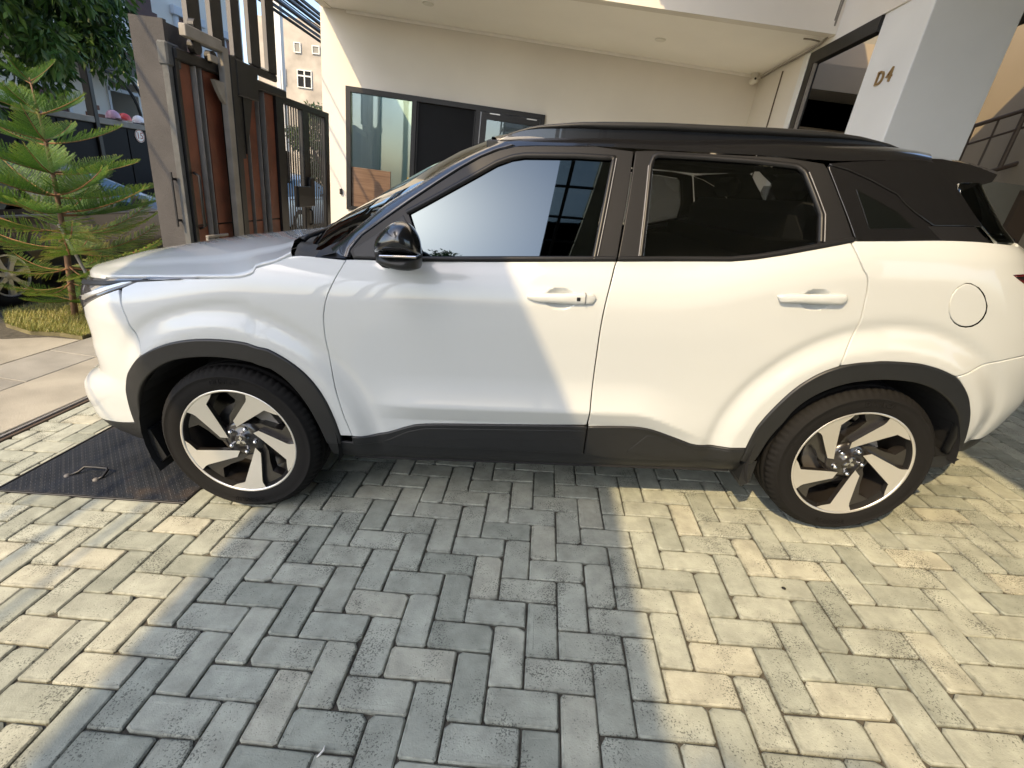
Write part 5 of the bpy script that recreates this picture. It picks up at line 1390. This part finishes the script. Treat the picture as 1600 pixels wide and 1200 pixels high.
# white house across the street with a railed balcony
t = thing('street_house', 'pale house behind the dark wall with a railed balcony and a dark doorway', 'house', (-11.2, 9.0, GR))
m = MB(); m.box((-4, -6, 0), (0, 2.35, 8)).box((-4, 2.35, 2.98), (0, 3.35, 8)).box((-4, 3.30, 0), (0, 3.4, 2.98)); m.build('wall', MAT['white_house'], t)
MB().box((-1.5, 2.36, 0), (-1.4, 3.3, 2.9)).build('doorway', MAT['blind'], t)
m = MB(); m.box((-.02, 2.35, 2.72), (.03, 3.3, 2.80)).box((-.02, 2.33, 0), (.03, 2.40, 2.98)); m.build('door_frame', MAT['pale_blue'], t)
m = MB(); m.box((-.01, .35, 1.0), (.02, 1.2, 2.5)); w_ = m.build('window', MAT['maroon'], t)
m = MB(); m.box((.02, .30, .95), (.05, .38, 2.55)).box((.02, 1.17, .95), (.05, 1.25, 2.55)).box((.02, .38, 2.47), (.05, 1.17, 2.55)); m.build('window_frame', MAT['pale_blue'], w_)
m = MB(); m.box((0, -5, 3.48), (1.1, 3.35, 3.60), .01); m.build('balcony_floor', MAT['white_house'], t)
m = MB(); m.box((.02, -5, 3.30), (1.06, 3.33, 3.478)); m.build('balcony_beam', MAT['maroon'], t)
m = MB(); m.box((1.03, -5, 4.20), (1.09, 3.35, 4.27)); m.build('balcony_rail', MAT['pale_blue'], t)
for k in range(40):
    MB().box((1.04, -2.0 + k * .135, 3.60), (1.075, -1.955 + k * .135, 4.20)).build('baluster', MAT['pale_blue'], t)
m = MB(); m.box((.85, 2.55, 0), (.95, 2.66, 3.3)).box((.85, 3.1, 0), (.95, 3.2, 3.3))
for k in range(9):
    a = math.radians(90 * k / 8); b2 = math.radians(90 * (k + 1) / 8)
    for r in (.9, 1.15): m.tube([(.9, 2.6 - 1.3 + r * math.sin(a), 2.1 + r * math.cos(a)), (.9, 2.6 - 1.3 + r * math.sin(b2), 2.1 + r * math.cos(b2))], .035, 6)
m.box((.86, .9, 3.05), (.94, 3.2, 3.28)); m.build('iron_porch', MAT['black_steel'], t)
m = MB(); m.box((.0, 1.72, 2.22), (.03, 2.0, 2.32)).box((.0, 1.62, 2.02), (.03, 2.12, 2.14)); m.build('wall_plaque', MAT['timber'], t)
MB().box((-.02, 2.4, 4.3), (.01, 3.2, 6.4)).build('upper_window', MAT['pale_blue'], t)

t = thing('villa', 'cream villa with maroon eaves and a grey framed window above the gate pillar', 'house', (-13.0, 15.0, GR))
MB().box((-5, .46, 0), (0, 5.3, 7.6)).build('wall', MAT['white_house'], t)
m = MB(); m.box((-5, -1.0, 5.05), (.25, .45, 5.30)).box((-5, -1.0, 5.30), (.1, .45, 6.6)); m.build('eave', MAT['maroon'], t)
MB().box((-3, .9, 7.6), (.9, 5.5, 7.8), .02).build('roof_slab', MAT['cream'], t)
for y0, z0 in ((1.62, 4.15), (3.6, 4.15)):
    w_ = MB().box((.0, y0, z0), (.03, y0 + 1.0, z0 + 1.4)).build('window', MAT['timber'], t)
    m = MB(); m.box((.0, y0 - .16, z0 - .1), (.10, y0, z0 + 1.5), .01).box((.0, y0 + 1.0, z0 - .1), (.10, y0 + 1.16, z0 + 1.5), .01).box((.0, y0 - .25, z0 + 1.42), (.16, y0 + 1.25, z0 + 1.68), .02).box((.03, y0 + .47, z0), (.06, y0 + .53, z0 + 1.42)); m.build('window_frame', MAT['pale_blue'], w_)

t = thing('apartment_block', 'weathered cream concrete block far down the street with white casement windows', 'building', (-15.3, 30.0, GR))
m = MB(); m.box((-2.7, 0, 0), (4.5, 6, 9.03)).box((-2.2, .5, 9.03), (.2, 5.5, 9.25)); m.build('wall', MAT['cream'], t)
MB().box((-2.73, -.05, 4.9), (4.53, 0, 4.97)).build('string_course', MAT['cream'], t)
for x0, z0, w, h, k in ((-.32, 5.72, .88, .92, 0), (-1.32, 5.74, .32, .86, 0), (-.44, 7.45, .40, .52, 1), (-1.30, 7.45, .2, .52, 1), (.62, 7.5, .45, .42, 1), (1.9, 5.7, .9, .9, 0)):
    m = MB(); m.box((x0 + .05, -.03, z0 + .04), (x0 + w - .05, .0, z0 + h - .04)); w_ = m.build('window', MAT['concrete2'] if k else MAT['blind'], t)
    m = MB(); m.box((x0, -.07, z0), (x0 + .05, -.0, z0 + h)).box((x0 + w - .05, -.07, z0), (x0 + w, -.0, z0 + h)).box((x0 + .05, -.07, z0), (x0 + w - .05, .0, z0 + .05)).box((x0 + .05, -.07, z0 + h - .05), (x0 + w - .05, .0, z0 + h))
    if w > .5 and not k: m.box((x0 + w / 2 - .035, -.07, z0 + .05), (x0 + w / 2 + .035, -.03, z0 + h - .05)).box((x0 + .05, -.068, z0 + h * .63), (x0 + w / 2 - .035, -.03, z0 + h * .71)).box((x0 + w / 2 + .035, -.068, z0 + h * .63), (x0 + w - .05, -.03, z0 + h * .71))
    m.build('window_frame', MAT['white_house'], w_)
t = thing('white_tower', 'white rendered building edge between the tall grille and the cream block', 'building', (-13.2, 22.0, GR))
MB().box((-1.55, 4, 0), (-1.22, 4.3, 9.8)).build('wall', MAT['white_house'], t)
m = MB(); m.box((-1.45, 3.97, 5.0), (-1.32, 4.0, 5.9)); m.build('window', MAT['pale_blue'], t)

# overhead cables along the street
crs = random.Random(11)
WORDS = ['topmost', 'second', 'third', 'fourth', 'fifth', 'sixth', 'seventh', 'eighth', 'ninth', 'tenth', 'eleventh', 'twelfth', 'lowest']
for k in range(13):
    j = 12 - k
    x = -8.7 - .07 * j + crs.uniform(-.12, .12); z = 5.55 + .093 * j + crs.uniform(-.04, .04); r = crs.choice((.022, .034, .045, .06)); sag = crs.uniform(.2, .7)
    m = MB(); m.tube([(x + crs.uniform(-.03, .03), -8 + 60 * i / 24, z + .35 - sag * 4 * (i / 24) * (1 - i / 24)) for i in range(25)], r, 6)
    o = m.build('overhead_cable', MAT['cable'], None, True)
    tag(o, WORDS[k] + ' black cable of the overhead bundle against the sky left of the white wall', 'cable', 'overhead cables above the street')
for x, z, r, lb in ((-4.50, 4.55, .013, 'nearest'), (-4.80, 4.62, .018, 'thickest'), (-5.10, 4.62, .012, 'outermost')):
    m = MB(); m.tube([(x, -9 + 20 * i / 12, z + .05 * ((i - 6) / 6) ** 2) for i in range(13)], r, 6)
    o = m.build('overhead_cable', MAT['cable'], None, True)
    tag(o, lb + ' black cable strung over the gate, nearer than the bundle', 'cable', 'cables strung over the gate')

# unseen slab added behind the camera to cast the shade band across the car
t = thing('shade_slab', 'unseen flat slab on posts added behind the camera to cast the shade band', 'canopy', (-3.5, -3, GR))
MB().box((-.84, -6.5, 5.48), (.77, 1.65, 5.73), .01).build('roof_slab', MAT['canopy'], t)
for x in (-.7, .6): MB().box((x, -5.2, 0), (x + .15, -5.05, 5.48), .01).build('post', MAT['cement'], t)
# house behind the camera, seen only in the reflections
t = thing('opposite_house', 'grey house behind the camera with dark framed windows and a steel balcony frame', 'house', (1.6, -9, 0))
MB().box((0, -4, -.6), (7, 0, 7.5)).build('wall', MAT['dim_int'], t)
for z in (2.2, 3.6, 5.0, 6.4):
    m = MB(); m.box((-.9, .0, z), (.0, 1.4, z + .07)); m.box((.2, -.02, z + .15), (2.0, .02, z + 1.1)); m.build('balcony_frame', MAT['black_steel'], t)
for x, y in ((-.9, 1.33), (-.9, 0), (-.07, 1.33)): MB().box((x, y, -.4), (x + .07, y + .07, 6.5)).build('frame_post', MAT['black_steel'], t)
for z in (2.27, 3.67, 5.07): MB().box((-.85, .70, z), (-.05, .71, z + 1.3)).build('screen_pane', MAT['pale_blue'], t)

t = thing('glass_canopy', 'black framed glass strip along the carport roof edge, seen mirrored in the driver window', 'canopy', (.0, 0, 4.62))
for y in (-6.4, -5.2, -4.0, -3.2, -2.4, -1.6, -.8, 0, .8, 1.6, 2.4, 3.2): MB().box((-.02, y, 0), (.415, y + .035, .05)).build('cross_bar', MAT['black_steel'], t)
MB().box((.10, -6.4, -.02), (.14, 3.6, .06)).build('beam', MAT['black_steel'], t)
MB().box((-.02, -6.4, .05), (.415, 3.6, .06)).build('pane', MAT['clear_glass'], t)
# ================================================================ PLANTS
MAT['pine'] = leaf_material('pine_needles', [(.010, .040, .016), (.024, .088, .020), (.055, .155, .022), (.135, .25, .03), (.32, .27, .07)], .5, trans=.3)
MAT['leaf'] = leaf_material('tree_leaves', [(.014, .040, .014), (.03, .085, .02), (.065, .15, .028), (.14, .25, .045)], .45, trans=.2)
MAT['leaf_street'] = leaf_material('street_tree_leaves', [(.03, .06, .02), (.07, .12, .03), (.14, .18, .06)], .5, trans=.3)  # lighter, yellower greens for the street tree
MAT['bark'] = M('bark', (.17, .10, .06), .85, var=.3, vscale=18, bump=.4, bscale=60)
MAT['twig'] = M('twig', (.26, .13, .055), .8, var=.3, vscale=20)

def frond_mesh(L, seed, droop=0.0, yellow=0.0, sparse=0.0):
    """a branch of the young pine: two ranks of feathery branchlets on a curved axis along +x"""
    r = random.Random(seed); m = MB(); val = []
    def axis(t): return Vector((L * t, 0, L * (.10 * t + .16 * t * t - droop * t * (1.4 - t))))
    nb = int(20 + L * 20)
    def needle(p, d, ln, w, v):
        q = d.orthogonal().normalized()
        m.add([p + q * w, p - q * w, p + d * ln], [(0, 1, 2)]); val.extend([v] * 3)
    def plume(p0, d0, ln, rise, v0):
        n = max(5, int(ln / .0085)); p = p0.copy(); d = d0.copy()
        for i in range(n):
            u = i / n
            d = (d + Vector((0, 0, rise / n)) + Vector((r.gauss(0, .012), r.gauss(0, .012), r.gauss(0, .012)))).normalized()
            p = p + d * (ln / n)
            a = d.orthogonal().normalized(); b = d.cross(a)
            for k in range(4):
                th = 2.4 * i + 1.57 * k + r.uniform(-.4, .4)
                s = a * math.cos(th) + b * math.sin(th)
                dd = (d * .95 + s * .75).normalized()
                needle(p, dd, r.uniform(.015, .024) * (1 - .35 * u), .0017, min(1, max(0, v0 + .25 * (u - .4) + r.gauss(0, .10))))
    for i in range(nb):
        t = .12 + .88 * (i + r.uniform(-.3, .3)) / nb; t = min(.99, max(.08, t))
        if r.random() < sparse * (1 - t): continue
        p = axis(t); tg = (axis(min(1, t + .02)) - axis(max(0, t - .02))).normalized()
        ln = (.30 * L + .05) * (1 - .78 * t ** 1.6) * r.uniform(.85, 1.1)
        for sd in (-1, 1):
            d = (tg * .62 + Vector((0, sd * .80, .30 - droop * .9))).normalized()
            plume(p, d, ln, .35 - droop * 1.6, .48 + .22 * t + yellow * r.uniform(.2, .6) * (1 - t))
    plume(axis(.9), (axis(1) - axis(.95)).normalized(), .10 * L + .03, .3, .8)
    me = bpy.data.meshes.new('frond'); me.from_pydata([tuple(q) for q in m.v], [], m.f)
    me.materials.append(MAT['pine'])
    at = me.attributes.new('rnd', 'FLOAT', 'POINT'); at.data.foreach_set('value', val)
    # the axis itself
    ax = MB(); ax.tube([axis(i / 8) for i in range(9)], [.008 * (1 - .75 * i / 8) * (L + .4) for i in range(9)], 5)
    am = bpy.data.meshes.new('branch'); am.from_pydata(ax.v, [], ax.f); am.materials.append(MAT['twig'])
    return me, am

prs = random.Random(5)
t = thing('norfolk_pine', 'young green Norfolk pine in tiers with a leaning stake on the grass verge', 'tree', (-4.39, 2.78, GR + .015))
MB().tube([(-.03, 0, -.05), (0, .0, .3), (.045, 0, .72), (.075, 0, 1.28), (.07, 0, 1.70), (.055, 0, 2.0)], [.028, .026, .022, .017, .011, .005], 10).build('trunk', MAT['bark'], t, True)
FR = [frond_mesh(.42, 1), frond_mesh(.42, 2), frond_mesh(.72, 3, .05), frond_mesh(.72, 4, .08), frond_mesh(.85, 5, .22, .5, .3), frond_mesh(.85, 6, .30, .9, .5)]
def tier(z, n, L, pool, elev, a0=0.0, tx=.06):
    for k in range(n):
        me, am = prs.choice(pool); base = .42 if pool[0] is FR[0] else (.72 if pool[0] is FR[2] else .85)
        s = L / base * prs.uniform(.9, 1.08); az = a0 + 2 * math.pi * k / n + prs.uniform(-.2, .2)
        o = link(bpy.data.objects.new('frond', me), t)
        o.location = (tx, 0, z + prs.uniform(-.02, .02)); o.rotation_euler = (prs.uniform(-.15, .15), -math.radians(elev + prs.uniform(-6, 6)), az); o.scale = (s, s, s)
        b2 = bpy.data.objects.new('branch', am); COL.objects.link(b2); b2.parent = o
tier(1.955, 4, .24, FR[0:2], 22, .3, .055)
tier(1.75, 5, .42, FR[0:2], 9, .1, .07)
tier(1.525, 5, .54, FR[2:4], 6, .5, .072)
tier(1.29, 6, .66, FR[2:4], 4, .2, .072)
tier(1.10, 6, .74, FR[2:4], 4, .6, .065)
tier(.95, 6, .80, FR[2:4], 2, .0, .06)
tier(.80, 6, .80, FR[4:6], 10, .4, .05)
tier(.64, 6, .78, FR[4:6], 4, .1, .042)
tier(.48, 5, .66, FR[4:6], -2, .7, .03)
tier(.33, 4, .52, FR[4:6], -8, .3, .01)
tier(.16, 5, .40, FR[2:4], 4, .9, .0)
MB().tube([(.42, -.06, -.02), (.05, -.03, .86)], .013, 8).build('stake', MAT['fin'], t, True)
mg = MB(); mg.tube([(.06, -.0, .74), (.02, -.03, .70), (.07, -.03, .68), (.09, .01, .73)], .018, 6); mg.build('tie', MAT['timber'], t, True)

def leafy(name, label, loc, trunk_h, centre, rad, n, leaf, mat, seed, droop=.6, clumps=60):
    r = random.Random(seed)
    t = thing(name, label, 'tree', loc)
    m = MB(); m.tube([(0, 0, -.1), (.03, .02, trunk_h * .5), (.0, .05, trunk_h), (centre[0] * .5, centre[1] * .5, centre[2])], [.14, .11, .09, .04], 10)
    for k in range(6):
        a = k * 1.05 + r.random(); m.tube([(0, .05, trunk_h * .9), (math.cos(a) * rad[0] * .4, math.sin(a) * rad[1] * .4, centre[2] - .1), (math.cos(a) * rad[0] * .75, math.sin(a) * rad[1] * .75, centre[2] + r.uniform(-.3, .5) * rad[2])], [.06, .04, .015], 6)
    m.build('trunk', MAT['bark'], t, True)
    cl = []
    for k in range(clumps):
        a = r.uniform(0, 6.283); u = r.uniform(-1, 1); q = r.uniform(.45, 1.0) ** .5; s = math.sqrt(1 - u * u)
        cl.append((Vector((centre[0] + rad[0] * q * s * math.cos(a), centre[1] + rad[1] * q * s * math.sin(a), centre[2] + rad[2] * q * u)), r.uniform(.16, .34) * rad[0], r.gauss(0, .16)))
    m = MB(); val = []
    for k in range(n):
        c, cr, cv = cl[k % clumps]
        d = Vector((r.gauss(0, 1), r.gauss(0, 1), r.gauss(0, 1))).normalized() * cr * r.random() ** .4
        p = c + d
        ax = (Vector((r.gauss(0, .6), r.gauss(0, .6), -droop + r.gauss(0, .4))) + d.normalized() * .5).normalized()
        sd = ax.cross(Vector((r.gauss(0, 1), r.gauss(0, 1), r.gauss(0, 1)))).normalized()
        L = leaf * r.uniform(.7, 1.3); w = L * .19
        nrm = ax.cross(sd)
        m.add([p, p + ax * L * .45 + sd * w + nrm * w * .3, p + ax * L, p + ax * L * .45 - sd * w + nrm * w * .3], [(0, 1, 2, 3)])
        v = min(1, max(0, .5 + cv + r.gauss(0, .15))); val += [v] * 4
    o = m.build('crown', mat, t)
    at = o.data.attributes.new('rnd', 'FLOAT', 'POINT'); at.data.foreach_set('value', val)
    return t
leafy('leafy_tree', 'large dark leafy tree hanging over the street at the top left', (-7.35, 4.9, GR - .03), 1.9, (.0, .0, 3.95), (1.75, 1.8, 2.0), 34000, .14, MAT['leaf'], 3, .8, 110)
leafy('street_tree', 'green street tree seen through the bars of the gate', (-7.3, 15.0, GR - .03), 1.2, (0, 0, 2.3), (1.0, 1.6, 1.1), 7000, .12, MAT['leaf_street'], 9, .5, 40)
leafy('garden_tree', 'tree behind the camera reflected in the driver window', (-3.1, -7.7, GR), 4.4, (0, 0, 6.5), (1.4, 1.3, 1.3), 8000, .13, MAT['leaf'], 17, .5, 40)
